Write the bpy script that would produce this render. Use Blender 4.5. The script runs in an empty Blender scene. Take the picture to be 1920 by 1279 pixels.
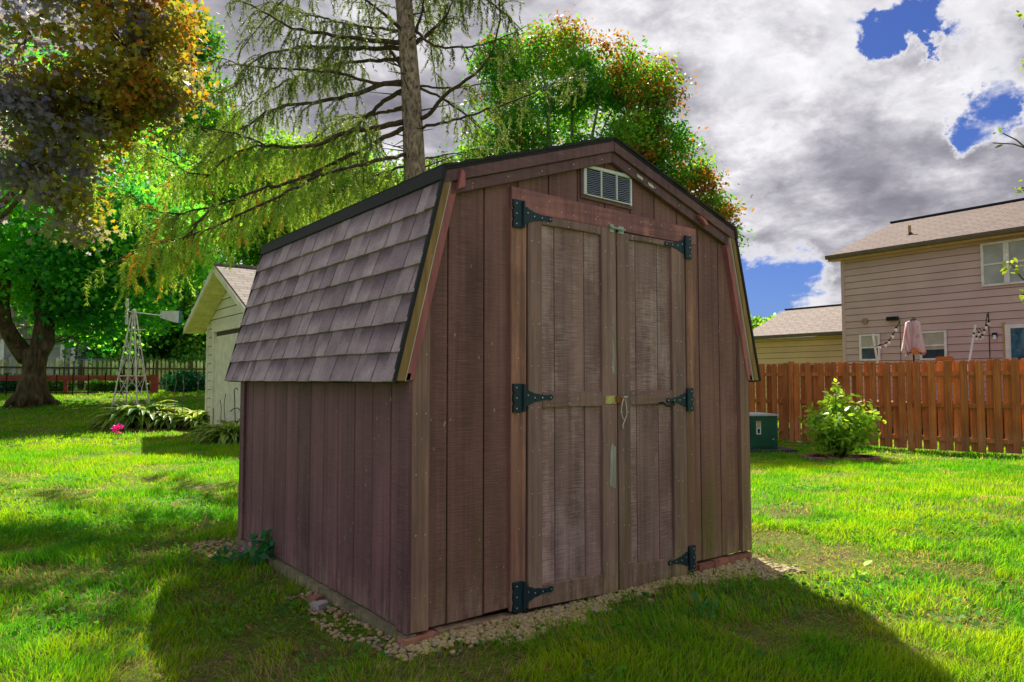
import bpy, math, random
import numpy as np
from mathutils import Vector, Matrix
sc = bpy.context.scene
COL = sc.collection
random.seed(7); RNG = np.random.default_rng(7)
rad = math.radians

# ------------------------------------------------------------------ camera, sky, sun, exposure
CAM = Vector((-1.5254, -2.7038, 1.0785)); YAW = 0.6558; PITCH = 0.0542
FW = Vector((math.sin(YAW), math.cos(YAW), 0)); RT = Vector((math.cos(YAW), -math.sin(YAW), 0))
FPX = 1328.8                                    # focal length in photo pixels (1920 wide)
cd = bpy.data.cameras.new('camera'); cam = bpy.data.objects.new('camera', cd); COL.objects.link(cam)
cd.sensor_width = 36; cd.lens = 36 * FPX / 1920; cd.clip_start = 0.05; cd.clip_end = 2000
cam.location = CAM; cam.rotation_euler = (math.pi / 2 + PITCH, 0, -YAW)
sc.camera = cam
sc.view_settings.view_transform = 'Standard'; sc.view_settings.look = 'None'
sc.view_settings.gamma = 1.0; sc.view_settings.use_curve_mapping = False
sc.view_settings.exposure = 2.32

SUN = Vector((0.49, 0.79, 1.0)).normalized()
ELEV = math.asin(SUN.z); ROT = math.atan2(SUN.x, SUN.y)
ld = bpy.data.lights.new('sun', 'SUN'); ld.energy = 2.0; ld.angle = rad(0.6); ld.color = (1.0, 0.93, 0.80)
sun = bpy.data.objects.new('sun', ld); COL.objects.link(sun)
sun.rotation_euler = (-SUN).to_track_quat('-Z', 'Y').to_euler(); sun.location = (0, 0, 30)

class NT:
    """tiny node builder"""
    def __init__(s, tree): s.t = tree
    def n(s, typ, ins=None, **props):
        nd = s.t.nodes.new(typ)
        for k, v in props.items(): setattr(nd, k, v)
        for k, v in (ins or {}).items():
            sock = nd.inputs[k]
            if isinstance(v, bpy.types.NodeSocket): s.t.links.new(v, sock)
            else: sock.default_value = v
        return nd
    def math(s, op, a, b=0.0, c=0.0, clamp=False):
        nd = s.n('ShaderNodeMath', {0: a, 1: b, 2: c}, operation=op); nd.use_clamp = clamp
        return nd.outputs[0]
    def noise(s, vec, scale, detail=4, rough=0.55, dist=0.0, lac=2.0):
        return s.n('ShaderNodeTexNoise', {'Vector': vec, 'Scale': scale, 'Detail': detail, 'Roughness': rough,
                                          'Distortion': dist, 'Lacunarity': lac}).outputs[0]
    def ramp(s, fac, stops, interp='LINEAR'):
        nd = s.n('ShaderNodeValToRGB', {0: fac}); cr = nd.color_ramp; cr.interpolation = interp
        while len(cr.elements) < len(stops): cr.elements.new(0.5)
        for e, (p, c) in zip(cr.elements, stops): e.position = p; e.color = (*c, 1) if len(c) == 3 else c
        return nd.outputs[0]
    def mix(s, fac, a, b, blend='MIX'):
        nd = s.n('ShaderNodeMix', data_type='RGBA', blend_type=blend)
        for i, v in ((0, fac), (6, a), (7, b)):
            if isinstance(v, bpy.types.NodeSocket): s.t.links.new(v, nd.inputs[i])
            else: nd.inputs[i].default_value = v if i == 0 else ((*v, 1) if len(v) == 3 else v)
        return nd.outputs[2]
    def scale(s, vec, v3):
        return s.n('ShaderNodeVectorMath', {0: vec, 1: v3}, operation='MULTIPLY').outputs[0]

# --- world: physical sky with a broken layer of backlit cumulus
w = bpy.data.worlds.new('World'); sc.world = w; w.use_nodes = True
wt = w.node_tree; wt.nodes.clear(); g = NT(wt)
sky = g.n('ShaderNodeTexSky', sky_type='NISHITA', sun_disc=False, sun_elevation=ELEV, sun_rotation=ROT, air_density=1.0, dust_density=0.6, ozone_density=2.0)
dirv = g.n('ShaderNodeTexCoord').outputs['Generated']
sep = g.n('ShaderNodeSeparateXYZ', {0: dirv})
zz = g.math('MAXIMUM', sep.outputs[2], 0.0)
den = g.math('ADD', zz, 0.34)
pv = g.n('ShaderNodeCombineXYZ', {0: g.math('DIVIDE', sep.outputs[0], den), 1: g.math('DIVIDE', sep.outputs[1], den), 2: g.math('MULTIPLY', zz, 1.2)}).outputs[0]
SKYOFF = (12.4, 3.3, 1.0)
pv = g.n('ShaderNodeVectorMath', {0: pv, 1: SKYOFF}, operation='ADD').outputs[0]
def dens(v):
    a = g.noise(v, 1.0, 2, 0.5, 0.1); b = g.noise(v, 2.7, 9, 0.60, 0.15)
    return g.math('ADD', g.math('MULTIPLY', a, 0.60), g.math('MULTIPLY', b, 0.40))
d0 = dens(pv)
pv2 = g.n('ShaderNodeVectorMath', {0: pv, 1: (0.07, 0.09, 0.05)}, operation='ADD').outputs[0]
d1 = dens(pv2)
wob = g.n('ShaderNodeTexNoise', {'Vector': dirv, 'Scale': 9.0, 'Detail': 7, 'Roughness': 0.62}).outputs['Color']
wob = g.n('ShaderNodeVectorMath', {0: wob, 1: (0.5, 0.5, 0.5)}, operation='SUBTRACT').outputs[0]
wob = g.n('ShaderNodeVectorMath', {0: wob, 3: 0.26}, operation='SCALE').outputs[0]
dirw = g.n('ShaderNodeVectorMath', {0: g.n('ShaderNodeVectorMath', {0: dirv, 1: wob}, operation='ADD').outputs[0]}, operation='NORMALIZE').outputs[0]
def around(az, el, width):
    v = (math.sin(az) * math.cos(el), math.cos(az) * math.cos(el), math.sin(el))
    dt = g.n('ShaderNodeVectorMath', {0: dirw, 1: v}, operation='DOT_PRODUCT').outputs['Value']
    return g.n('ShaderNodeMapRange', {0: dt, 1: math.cos(width), 2: 1.0}, interpolation_type='SMOOTHSTEP').outputs[0]
dc = d0
# breaks and banks in the cloud layer (azimuth, elevation, angular radius, strength)
for (az, el, wd, st) in ((1.115, 0.425, 0.10, -0.125), (1.19, 0.405, 0.07, -0.085), (0.98, 0.37, 0.06, -0.075), (1.27, 0.30, 0.055, -0.085), (0.40, 0.46, 0.07, -0.09), (1.03, 0.125, 0.10, -0.075), (1.07, 0.19, 0.10, 0.05), (0.87, 0.36, 0.20, 0.04), (1.13, 0.27, 0.13, 0.05)):
    dc = g.math('MULTIPLY_ADD', around(az, el, wd), st, dc)
cover = g.n('ShaderNodeMapRange', {0: dc, 1: 0.430, 2: 0.470}, interpolation_type='SMOOTHSTEP').outputs[0]
thick = g.n('ShaderNodeMapRange', {0: dc, 1: 0.445, 2: 0.515}, interpolation_type='SMOOTHSTEP').outputs[0]
rel = g.math('MULTIPLY_ADD', g.math('SUBTRACT', d0, d1), 8.0, 0.46, clamp=True)
body = g.ramp(rel, [(0.0, (0.062, 0.060, 0.069)), (0.40, (0.092, 0.089, 0.099)), (0.68, (0.134, 0.130, 0.139)), (1.0, (0.190, 0.187, 0.193))])
body = g.mix(1.0, body, g.ramp(g.noise(pv, 7.0, 6, 0.65, 0.3), [(0.34, (0.70, 0.70, 0.73)), (0.60, (1.03, 1.03, 1.03))]), 'MULTIPLY')
edge = (0.170, 0.168, 0.177)
cloud = g.mix(thick, edge, body)
skyc = g.mix(1.0, sky.outputs[0], (0.060, 0.085, 0.17), 'MULTIPLY')
# Background strength is 0.1: cloud radiance is given after that factor
cl10 = g.n('ShaderNodeVectorMath', {0: cloud, 3: 10.0}, operation='SCALE').outputs[0]
allc = g.mix(cover, skyc, cl10)
bg = g.n('ShaderNodeBackground', {0: allc, 1: 0.1})
g.n('ShaderNodeOutputWorld', {0: bg.outputs[0]})

# ------------------------------------------------------------------ geometry helpers
def P(px, py, D):
    """point seen at photo pixel (px,py) at forward distance D (only used to lay out real positions)"""
    t = math.tan(PITCH); f = FPX
    # pitched camera: ray = fwd*cos... expressed in yaw frame
    x = (px - 960) / f; y = (639.5 - py) / f
    c, s_ = math.cos(PITCH), math.sin(PITCH)
    fwd = c - y * s_; up = s_ + y * c
    k = D / fwd
    return CAM + FW * D + RT * (x * k) + Vector((0, 0, up * k))
def PL(lat, D, z=0.0):
    v = CAM + FW * D + RT * lat; return Vector((v.x, v.y, z))
def sm(a, b, x):
    t = np.clip((x - a) / (b - a), 0, 1); return t * t * (3 - 2 * t)
def G(x, y):
    x = np.asarray(x, float); y = np.asarray(y, float)
    dx = x - CAM.x; dy = y - CAM.y
    D = dx * FW.x + dy * FW.y; lat = dx * RT.x + dy * RT.y
    w_ = sm(-0.2, 0.15, lat / np.maximum(D, 3))
    left = 0.70 * sm(14, 25, D); right = -0.30 * sm(5, 14, D)
    bump = 0.008 * np.sin(x * 2.1 + 1) * np.cos(y * 1.7) + 0.006 * np.sin(x * 5.3) * np.sin(y * 4.1 + 2)
    return -0.05 + left * (1 - w_) + right * w_ + bump
def Gz(p): return float(G(p[0], p[1]))
def onG(lat, D):
    p = PL(lat, D); p.z = Gz(p); return p

def vnoise(x, y, seed=0):
    """value noise, arrays in, 0..1 out"""
    xi = np.floor(x).astype(int); yi = np.floor(y).astype(int); fx = x - xi; fy = y - yi
    fx = fx * fx * (3 - 2 * fx); fy = fy * fy * (3 - 2 * fy)
    def h(a, b):
        n = (a * 374761393 + b * 668265263 + seed * 1442695) & 0x7fffffff
        n = ((n ^ (n >> 13)) * 1274126177) & 0x7fffffff
        return ((n ^ (n >> 16)) & 0xffff) / 65535.0
    return (h(xi, yi) * (1 - fx) + h(xi + 1, yi) * fx) * (1 - fy) + (h(xi, yi + 1) * (1 - fx) + h(xi + 1, yi + 1) * fx) * fy

ORIG = {}
def base_of(o): return ORIG.get(o.name, Vector((0, 0, 0))) if o else Vector((0, 0, 0))

class MB:
    """mesh builder; frame (origin,u,v) maps local x,y to world"""
    def __init__(s, O=None, U=None, V=None):
        s.v = []; s.f = []; s.mi = []; s.O = O or Vector((0, 0, 0)); s.U = U or Vector((1, 0, 0)); s.V = V or Vector((0, 1, 0))
    def T(s, p): return s.O + s.U * p[0] + s.V * p[1] + Vector((0, 0, p[2]))
    def add(s, vs, fs, m=0):
        b = len(s.v); s.v += [tuple(s.T(p)) for p in vs]; s.f += [tuple(b + i for i in f) for f in fs]; s.mi += [m] * len(fs); return s
    def box(s, x0, x1, y0, y1, z0, z1, m=0):
        vs = [(x, y, z) for z in (z0, z1) for y in (y0, y1) for x in (x0, x1)]
        return s.add(vs, [(0, 2, 3, 1), (4, 5, 7, 6), (0, 1, 5, 4), (2, 6, 7, 3), (0, 4, 6, 2), (1, 3, 7, 5)], m)
    def prism(s, poly, axis, a, b, ch=0.0, m=0):
        """poly of 2D points; axis 'y': (x,z) extruded a..b in y; 'z': (x,y); 'x': (y,z). ch = chamfer on the 'a' face"""
        n = len(poly); c = (sum(p[0] for p in poly) / n, sum(p[1] for p in poly) / n)
        def mk(p, t): return {'y': (p[0], t, p[1]), 'z': (p[0], p[1], t), 'x': (t, p[0], p[1])}[axis]
        rings = []
        if ch > 0:
            ins = []
            for i in range(n):
                p0 = Vector(poly[i - 1]); p1 = Vector(poly[i]); p2 = Vector(poly[(i + 1) % n])
                e1 = (p1 - p0).normalized(); e2 = (p2 - p1).normalized()
                n1 = Vector((-e1.y, e1.x)); n2 = Vector((-e2.y, e2.x))
                if n1.dot(Vector(c) - p1) < 0 and n2.dot(Vector(c) - p1) < 0: n1, n2 = -n1, -n2
                k = n1 + n2; k = k / max(0.3, k.dot(n1)) if k.length > 1e-6 else n1
                ins.append(tuple(p1 + k * ch))
            sgn = 1 if b > a else -1
            rings = [[mk(p, a) for p in ins], [mk(p, a + sgn * ch) for p in poly], [mk(p, b) for p in poly]]
        else: rings = [[mk(p, a) for p in poly], [mk(p, b) for p in poly]]
        vs = [v for r in rings for v in r]; fs = [tuple(range(n))[::-1], tuple((len(rings) - 1) * n + i for i in range(n))]
        for r in range(len(rings) - 1):
            for i in range(n):
                j = (i + 1) % n; fs.append((r * n + i, r * n + j, (r + 1) * n + j, (r + 1) * n + i))
        return s.add(vs, fs, m)
    def tube(s, pts, rads, n=6, m=0, cap=True):
        pts = [Vector(p) for p in pts]
        if not hasattr(rads, '__len__'): rads = [rads] * len(pts)
        vs = []; fs = []; ref = None
        for i, p in enumerate(pts):
            t = (pts[min(i + 1, len(pts) - 1)] - pts[max(i - 1, 0)])
            t = t.normalized() if t.length > 1e-9 else Vector((0, 0, 1))
            if ref is None:
                ref = t.orthogonal().normalized()
            ref = (ref - t * ref.dot(t)); ref = ref.normalized() if ref.length > 1e-6 else t.orthogonal().normalized()
            bn = t.cross(ref)
            for k in range(n):
                a = 2 * math.pi * k / n
                vs.append(p + ref * (math.cos(a) * rads[i]) + bn * (math.sin(a) * rads[i]))
        for i in range(len(pts) - 1):
            for k in range(n):
                l = (k + 1) % n; fs.append((i * n + k, i * n + l, (i + 1) * n + l, (i + 1) * n + k))
        if cap: fs += [tuple(range(n))[::-1], tuple((len(pts) - 1) * n + k for k in range(n))]
        return s.add(vs, fs, m)
    def ball(s, c, r, nu=8, nv=6, m=0, jit=0):
        rx, ry, rz = r if hasattr(r, '__len__') else (r, r, r)
        vs = [(c[0], c[1], c[2] + rz)]
        for i in range(1, nv):
            th = math.pi * i / nv
            for k in range(nu):
                a = 2 * math.pi * k / nu; q = 1 + random.uniform(-jit, jit)
                vs.append((c[0] + rx * q * math.sin(th) * math.cos(a), c[1] + ry * q * math.sin(th) * math.sin(a), c[2] + rz * q * math.cos(th)))
        vs.append((c[0], c[1], c[2] - rz)); fs = []
        for k in range(nu):
            l = (k + 1) % nu; fs.append((0, 1 + k, 1 + l)); e = 1 + (nv - 2) * nu; fs.append((len(vs) - 1, e + l, e + k))
            for i in range(nv - 2): fs.append((1 + i * nu + k, 1 + (i + 1) * nu + k, 1 + (i + 1) * nu + l, 1 + i * nu + l))
        return s.add(vs, fs, m)
    def build(s, name, mats, parent=None, smooth=False, kind=None, label=None):
        me = bpy.data.meshes.new(name); b = base_of(parent)
        me.from_pydata([(v[0] - b.x, v[1] - b.y, v[2] - b.z) for v in s.v], [], s.f)
        for mt in (mats if isinstance(mats, (list, tuple)) else [mats]): me.materials.append(mt)
        if any(s.mi): me.polygons.foreach_set('material_index', s.mi)
        if smooth: me.polygons.foreach_set('use_smooth', [True] * len(me.polygons))
        o = bpy.data.objects.new(name, me); COL.objects.link(o)
        if parent: o.parent = parent; ORIG[o.name] = b
        if kind: o['kind'] = kind
        if label: o['label'] = label
        return o

def thing(name, loc, label, cat, group=None):
    o = bpy.data.objects.new(name, None); COL.objects.link(o); o.location = loc; o.empty_display_size = 0.2
    ORIG[o.name] = Vector(loc); o['label'] = label; o['category'] = cat
    if group: o['group'] = group
    return o
def tag(o, label, cat, group=None):
    o['label'] = label; o['category'] = cat
    if group: o['group'] = group
    return o
def copy_thing(root, loc, label=None, rotz=None):
    r = root.copy(); COL.objects.link(r); r.location = loc
    if rotz is not None: r.rotation_euler.z = rotz
    if label: r['label'] = label
    for ch in root.children:
        c = ch.copy(); COL.objects.link(c); c.parent = r
        for gg in ch.children:
            d = gg.copy(); COL.objects.link(d); d.parent = c
    return r
def place(name, me, parent, M):
    """part with shared mesh; M world matrix"""
    o = bpy.data.objects.new(name, me); COL.objects.link(o)
    if parent: o.parent = parent; M = Matrix.Translation(-base_of(parent)) @ M; ORIG[o.name] = base_of(parent)
    o.matrix_local = M; return o

def np_mesh(name, V, F, C=None, mat=None, parent=None, kind=None):
    """V (n,3), F (m,k) uniform; C (n,3) point colours"""
    b = base_of(parent); V = V - np.array(b)
    me = bpy.data.meshes.new(name); me.vertices.add(len(V)); me.vertices.foreach_set('co', V.astype(np.float32).ravel())
    if isinstance(F, (list, tuple)):
        lt = np.concatenate([np.full(len(f), f.shape[1]) for f in F]); idx = np.concatenate([f.ravel() for f in F])
    else: lt = np.full(len(F), F.shape[1]); idx = F.ravel()
    me.loops.add(len(idx)); me.loops.foreach_set('vertex_index', idx.astype(np.int32))
    me.polygons.add(len(lt)); me.polygons.foreach_set('loop_start', np.concatenate([[0], np.cumsum(lt)[:-1]]).astype(np.int32))
    if hasattr(me.polygons[0], 'loop_total'):
        try: me.polygons.foreach_set('loop_total', lt.astype(np.int32))
        except Exception: pass
    if C is not None:
        a = me.color_attributes.new('Col', 'FLOAT_COLOR', 'POINT')
        a.data.foreach_set('color', np.concatenate([C, np.ones((len(C), 1))], 1).astype(np.float32).ravel())
    me.update(calc_edges=True)
    if mat: me.materials.append(mat)
    o = bpy.data.objects.new(name, me); COL.objects.link(o)
    if parent: o.parent = parent; ORIG[o.name] = b
    if kind: o['kind'] = kind
    return o

# ------------------------------------------------------------------ materials
def new_mat(name):
    m = bpy.data.materials.new(name); m.use_nodes = True; m.node_tree.nodes.clear(); return m, NT(m.node_tree)
def finish(g, shader): g.n('ShaderNodeOutputMaterial', {0: shader})
def pos(g): return g.n('ShaderNodeNewGeometry').outputs['Position']
def simple(name, col, rough=0.6, metal=0.0, var=0.15, scale=6.0, bump=0.0, bscale=60.0, spec=0.4, rnd=0.0):
    m, g = new_mat(name); p = pos(g)
    n = g.noise(p, scale, 5); hi = tuple(min(1, c * (1 + var)) for c in col); lo = tuple(c * (1 - var) for c in col)
    c = g.ramp(n, [(0.3, lo), (0.7, hi)])
    if rnd:
        r = g.n('ShaderNodeObjectInfo').outputs['Random']
        c = g.mix(1.0, c, g.ramp(r, [(0, (1 - rnd,) * 3), (1, (1 + rnd,) * 3)]), 'MULTIPLY')
    ins = {'Base Color': c, 'Roughness': rough, 'Metallic': metal, 'Specular IOR Level': spec}
    if bump: ins['Normal'] = g.n('ShaderNodeBump', {'Strength': bump, 'Distance': 0.01, 'Height': g.noise(p, bscale, 4)}).outputs[0]
    finish(g, g.n('ShaderNodeBsdfPrincipled', ins).outputs[0]); return m

def wood(name, c_dark, c_light, c_bare, bare=0.58, streak=(9, 9, 170), rough=0.62, algae=0.0, scuff=0.35, stainscale=(2.2, 2.2, 0.9), bump=0.5, rnd=0.12, splash=0.6):
    """painted rough-sawn wood: paint tone, rubbed lighter patches, saw marks, chips, algae near the ground"""
    m, g = new_mat(name); p = pos(g)
    rv = g.n('ShaderNodeObjectInfo').outputs['Random']
    off = g.n('ShaderNodeCombineXYZ', {0: 0.0, 1: 0.0, 2: g.math('MULTIPLY', rv, 7.0)}).outputs[0]
    q = g.n('ShaderNodeVectorMath', {0: p, 1: off}, operation='ADD').outputs[0]
    big = g.noise(g.scale(q, stainscale), 1.0, 6, 0.6)
    saw = g.noise(g.scale(q, streak), 1.0, 4, 0.6)
    fine = g.noise(q, 70, 3, 0.6)
    c = g.ramp(big, [(0.32, c_dark), (0.62, c_light)])
    c = g.mix(g.math('MULTIPLY', g.ramp(saw, [(0.35, (0, 0, 0)), (0.7, (1, 1, 1))]), 0.35), c, tuple(min(1, x * 1.6) for x in c_light))
    wear = g.math('ADD', g.math('MULTIPLY', g.noise(g.scale(q, (3.5, 3.5, 1.6)), 1.0, 8, 0.7), 0.7), g.math('MULTIPLY', saw, 0.3))
    wf = g.n('ShaderNodeMapRange', {0: wear, 1: bare, 2: bare + 0.14}).outputs[0]
    c = g.mix(g.math('MULTIPLY', wf, scuff), c, c_bare)
    chips = g.n('ShaderNodeTexVoronoi', {'Vector': g.scale(q, (1.0, 1.0, 0.45)), 'Scale': 34.0}, feature='F1')
    cf = g.math('MULTIPLY', g.math('LESS_THAN', chips.outputs['Distance'], 0.13), g.math('GREATER_THAN', g.noise(q, 5.0, 3), 0.56))
    c = g.mix(g.math('MULTIPLY', cf, 0.7), c, (0.42, 0.34, 0.30))
    dash = g.ramp(g.noise(g.scale(q, tuple(v * 1.4 for v in streak)), 1.0, 5, 0.75), [(0.60, (0, 0, 0)), (0.68, (1, 1, 1))])
    c = g.mix(g.math('MULTIPLY', g.math('MULTIPLY', dash, g.ramp(g.noise(q, 2.5, 4), [(0.42, (0, 0, 0)), (0.62, (1, 1, 1))])), 0.55), c, (0.40, 0.28, 0.24))
    z = g.n('ShaderNodeSeparateXYZ', {0: p})
    if algae:
        hz = g.n('ShaderNodeMapRange', {0: z.outputs[2], 1: 0.75, 2: -0.05}).outputs[0]
        hx = g.n('ShaderNodeMapRange', {0: z.outputs[0], 1: 0.2, 2: 2.4, 3: 0.35, 4: 1.25}).outputs[0]
        an = g.n('ShaderNodeMapRange', {0: g.noise(g.scale(p, (9, 9, 1.6)), 1.0, 6, 0.7), 1: 0.40, 2: 0.66}).outputs[0]
        af = g.math('MULTIPLY', g.math('MULTIPLY', g.math('MULTIPLY', hz, hx), an), algae, clamp=True)
        c = g.mix(af, c, (0.155, 0.13, 0.022))
    if splash:
        sf = g.math('MULTIPLY', g.n('ShaderNodeMapRange', {0: z.outputs[2], 1: 0.22, 2: 0.0}).outputs[0], g.ramp(g.noise(g.scale(q, (26, 26, 5)), 1.0, 6, 0.7), [(0.42, (0, 0, 0)), (0.62, (1, 1, 1))]))
        c = g.mix(g.math('MULTIPLY', sf, splash), c, (0.40, 0.31, 0.20))
        run = g.ramp(g.noise(g.scale(q, (30, 30, 0.7)), 1.0, 5, 0.65), [(0.35, (0.74, 0.74, 0.76)), (0.60, (1.12, 1.10, 1.08))])
        c = g.mix(1.0, c, run, 'MULTIPLY')
    c = g.mix(1.0, c, g.ramp(rv, [(0, (1 - rnd,) * 3), (1, (1 + rnd,) * 3)]), 'MULTIPLY')
    h = g.math('ADD', g.math('MULTIPLY', saw, 0.7), g.math('MULTIPLY', fine, 0.3))
    bn = g.n('ShaderNodeBump', {'Strength': bump, 'Distance': 0.006, 'Height': h}).outputs[0]
    finish(g, g.n('ShaderNodeBsdfPrincipled', {'Base Color': c, 'Roughness': rough, 'Specular IOR Level': 0.35, 'Normal': bn}).outputs[0])
    return m

def leaf_mat(name, trans=0.45, rough=0.45, gain=1.0, spec=0.35):
    m, g = new_mat(name)
    c = g.n('ShaderNodeAttribute', attribute_name='Col').outputs['Color']
    if gain != 1.0: c = g.mix(1.0, c, (gain,) * 3, 'MULTIPLY')
    d = g.n('ShaderNodeBsdfPrincipled', {'Base Color': c, 'Roughness': rough, 'Specular IOR Level': spec}).outputs[0]
    tc = g.mix(1.0, c, (1.5, 1.35, 0.55), 'MULTIPLY')
    t = g.n('ShaderNodeBsdfTranslucent', {0: tc}).outputs[0]
    finish(g, g.n('ShaderNodeMixShader', {0: trans, 1: d, 2: t}).outputs[0]); return m

M = {}
M['siding'] = wood('front_siding_paint', (0.097, 0.042, 0.040), (0.248, 0.117, 0.107), (0.833, 0.426, 0.398), algae=1.3, rnd=0.10, scuff=0.5, bump=0.8)
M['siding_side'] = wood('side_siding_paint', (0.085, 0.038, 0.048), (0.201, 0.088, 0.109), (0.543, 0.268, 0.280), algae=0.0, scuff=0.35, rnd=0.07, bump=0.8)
M['panel'] = wood('door_panel_wood', (0.164, 0.089, 0.088), (0.309, 0.188, 0.181), (0.540, 0.389, 0.380), bare=0.50, scuff=0.85, algae=0.25, stainscale=(4, 4, 1.4), bump=0.9, rnd=0.08)
M['stile'] = wood('door_frame_paint', (0.130, 0.079, 0.072), (0.270, 0.158, 0.140), (0.621, 0.395, 0.378), streak=(60, 60, 3.0), algae=1.3, bump=0.25, scuff=0.4, rnd=0.14)
M['rail'] = wood('door_rail_paint', (0.133, 0.076, 0.071), (0.244, 0.145, 0.129), (0.602, 0.384, 0.366), streak=(3.0, 60, 60), algae=1.0, bump=0.25, scuff=0.4, rnd=0.1)
M['jamb'] = wood('jamb_paint', (0.153, 0.071, 0.056), (0.294, 0.139, 0.105), (0.659, 0.306, 0.204), streak=(60, 60, 2.5), algae=1.3, bump=0.25, scuff=0.6, bare=0.5, rnd=0.1)
M['head'] = wood('head_board_paint', (0.142, 0.062, 0.062), (0.285, 0.118, 0.118), (0.547, 0.220, 0.200), streak=(2.5, 60, 60), bump=0.25, scuff=0.6, bare=0.5)
M['post'] = wood('corner_post_paint', (0.129, 0.070, 0.063), (0.277, 0.158, 0.123), (0.807, 0.426, 0.246), streak=(60, 60, 2.5), algae=1.0, bump=0.3, scuff=0.4, rnd=0.2)
M['fascia'] = wood('fascia_paint', (0.072, 0.034, 0.044), (0.170, 0.081, 0.093), (0.569, 0.272, 0.288), streak=(3, 60, 60), bump=0.2, scuff=0.2, rnd=0.2)
M['rake_olive'] = wood('rake_olive_paint', (0.193, 0.110, 0.038), (0.309, 0.188, 0.067), (0.405, 0.263, 0.131), streak=(60, 60, 3), bump=0.2, scuff=0.3)
M['rake_red'] = wood('rake_red_paint', (0.244, 0.078, 0.081), (0.400, 0.135, 0.138), (0.684, 0.253, 0.246), streak=(60, 60, 3), bump=0.2, scuff=0.4)
M['backing'] = simple('groove_dark', (0.032, 0.018, 0.020), 0.85)
M['groove'] = simple('groove_painted_light', (0.15, 0.085, 0.08), 0.85, var=0.5, scale=4)  # front backing lightened: light caught in the grooves, put into its colour
M['dark'] = simple('dark_interior', (0.008, 0.007, 0.007), 0.9)
M['black'] = simple('asphalt_edge', (0.016, 0.016, 0.020), 0.7, bump=0.6, bscale=120)
M['hinge'] = simple('hinge_blue_black', (0.010, 0.036, 0.052), 0.42, 0.3, bump=0.3, bscale=180)
M['nail'] = simple('nail_head', (0.62, 0.60, 0.56), 0.4, 0.6)
M['white'] = simple('white_paint', (0.70, 0.70, 0.70), 0.5)
M['caulk'] = simple('pale_trim_line', (0.62, 0.58, 0.52), 0.6)
M['grille'] = simple('louvre_metal', (0.34, 0.38, 0.47), 0.45, 0.3)
M['brass'] = simple('latch_metal', (0.50, 0.44, 0.18), 0.45, 0.5, var=0.3, scale=40)
M['rust'] = simple('rust', (0.25, 0.085, 0.02), 0.8)
M['string'] = simple('string', (0.68, 0.60, 0.50), 0.9)
M['greyrope'] = simple('bolt_pale_green', (0.40, 0.52, 0.46), 0.5, 0.4)
M['bolt'] = M['greyrope']

def shingle_mat(name, cols):
    m, g = new_mat(name); p = pos(g)
    r = g.n('ShaderNodeObjectInfo').outputs['Random']
    c = g.ramp(r, [(i / (len(cols) - 1), c) for i, c in enumerate(cols)])
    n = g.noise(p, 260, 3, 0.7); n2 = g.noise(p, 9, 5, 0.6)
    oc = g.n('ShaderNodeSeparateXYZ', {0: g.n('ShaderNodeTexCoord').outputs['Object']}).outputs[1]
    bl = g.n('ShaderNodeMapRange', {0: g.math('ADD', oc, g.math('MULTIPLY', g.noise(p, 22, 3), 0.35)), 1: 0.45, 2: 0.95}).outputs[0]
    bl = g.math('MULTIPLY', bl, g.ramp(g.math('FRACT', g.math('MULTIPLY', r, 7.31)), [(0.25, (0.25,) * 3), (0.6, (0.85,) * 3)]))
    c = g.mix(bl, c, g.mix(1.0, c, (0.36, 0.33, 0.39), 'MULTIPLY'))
    c = g.mix(g.ramp(n, [(0.4, (0, 0, 0)), (0.62, (1, 1, 1))]), c, g.mix(1.0, c, (1.9, 1.85, 1.8), 'MULTIPLY'))
    c = g.mix(1.0, c, g.ramp(n2, [(0.3, (0.78,) * 3), (0.7, (1.18,) * 3)]), 'MULTIPLY')
    bn = g.n('ShaderNodeBump', {'Strength': 0.6, 'Distance': 0.003, 'Height': n}).outputs[0]
    finish(g, g.n('ShaderNodeBsdfPrincipled', {'Base Color': c, 'Roughness': 0.85, 'Specular IOR Level': 0.25, 'Normal': bn}).outputs[0]); return m
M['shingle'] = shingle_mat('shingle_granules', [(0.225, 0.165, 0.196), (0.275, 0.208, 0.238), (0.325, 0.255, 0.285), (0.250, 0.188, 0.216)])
M['shingle_dark'] = shingle_mat('shingle_granules_dark', [(0.070, 0.050, 0.072), (0.095, 0.072, 0.094), (0.082, 0.060, 0.084)])
M['bark_spruce'] = None
def bark(name, lo, hi, sc_=(14, 14, 5), bump=1.0):
    m, g = new_mat(name); p = pos(g)
    v = g.noise(g.scale(p, sc_), 1.0, 8, 0.65, 0.4); n = g.noise(p, 3.0, 4)
    c = g.ramp(v, [(0.33, lo), (0.6, hi)]); c = g.mix(1.0, c, g.ramp(n, [(0.3, (0.75, 0.78, 0.7)), (0.7, (1.2, 1.15, 1.1))]), 'MULTIPLY')
    bn = g.n('ShaderNodeBump', {'Strength': bump, 'Distance': 0.03, 'Height': v}).outputs[0]
    finish(g, g.n('ShaderNodeBsdfPrincipled', {'Base Color': c, 'Roughness': 0.9, 'Specular IOR Level': 0.2, 'Normal': bn}).outputs[0]); return m
M['bark_spruce'] = bark('spruce_bark', (0.050, 0.034, 0.028), (0.50, 0.38, 0.31), (26, 26, 11), 1.6)
M['bark_maple'] = bark('maple_bark', (0.030, 0.022, 0.016), (0.16, 0.115, 0.07), (12, 12, 3))
M['bark_pale'] = bark('pale_bark', (0.10, 0.08, 0.06), (0.30, 0.25, 0.20), (12, 12, 3))
M['leaf'] = leaf_mat('tree_leaves', 0.58, 0.45, 1.9)
M['needle'] = leaf_mat('spruce_needles', 0.45, 0.5, 1.75)
M['bark_branch'] = bark('spruce_branch_bark', (0.030, 0.020, 0.014), (0.13, 0.09, 0.06), (30, 30, 13))
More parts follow.
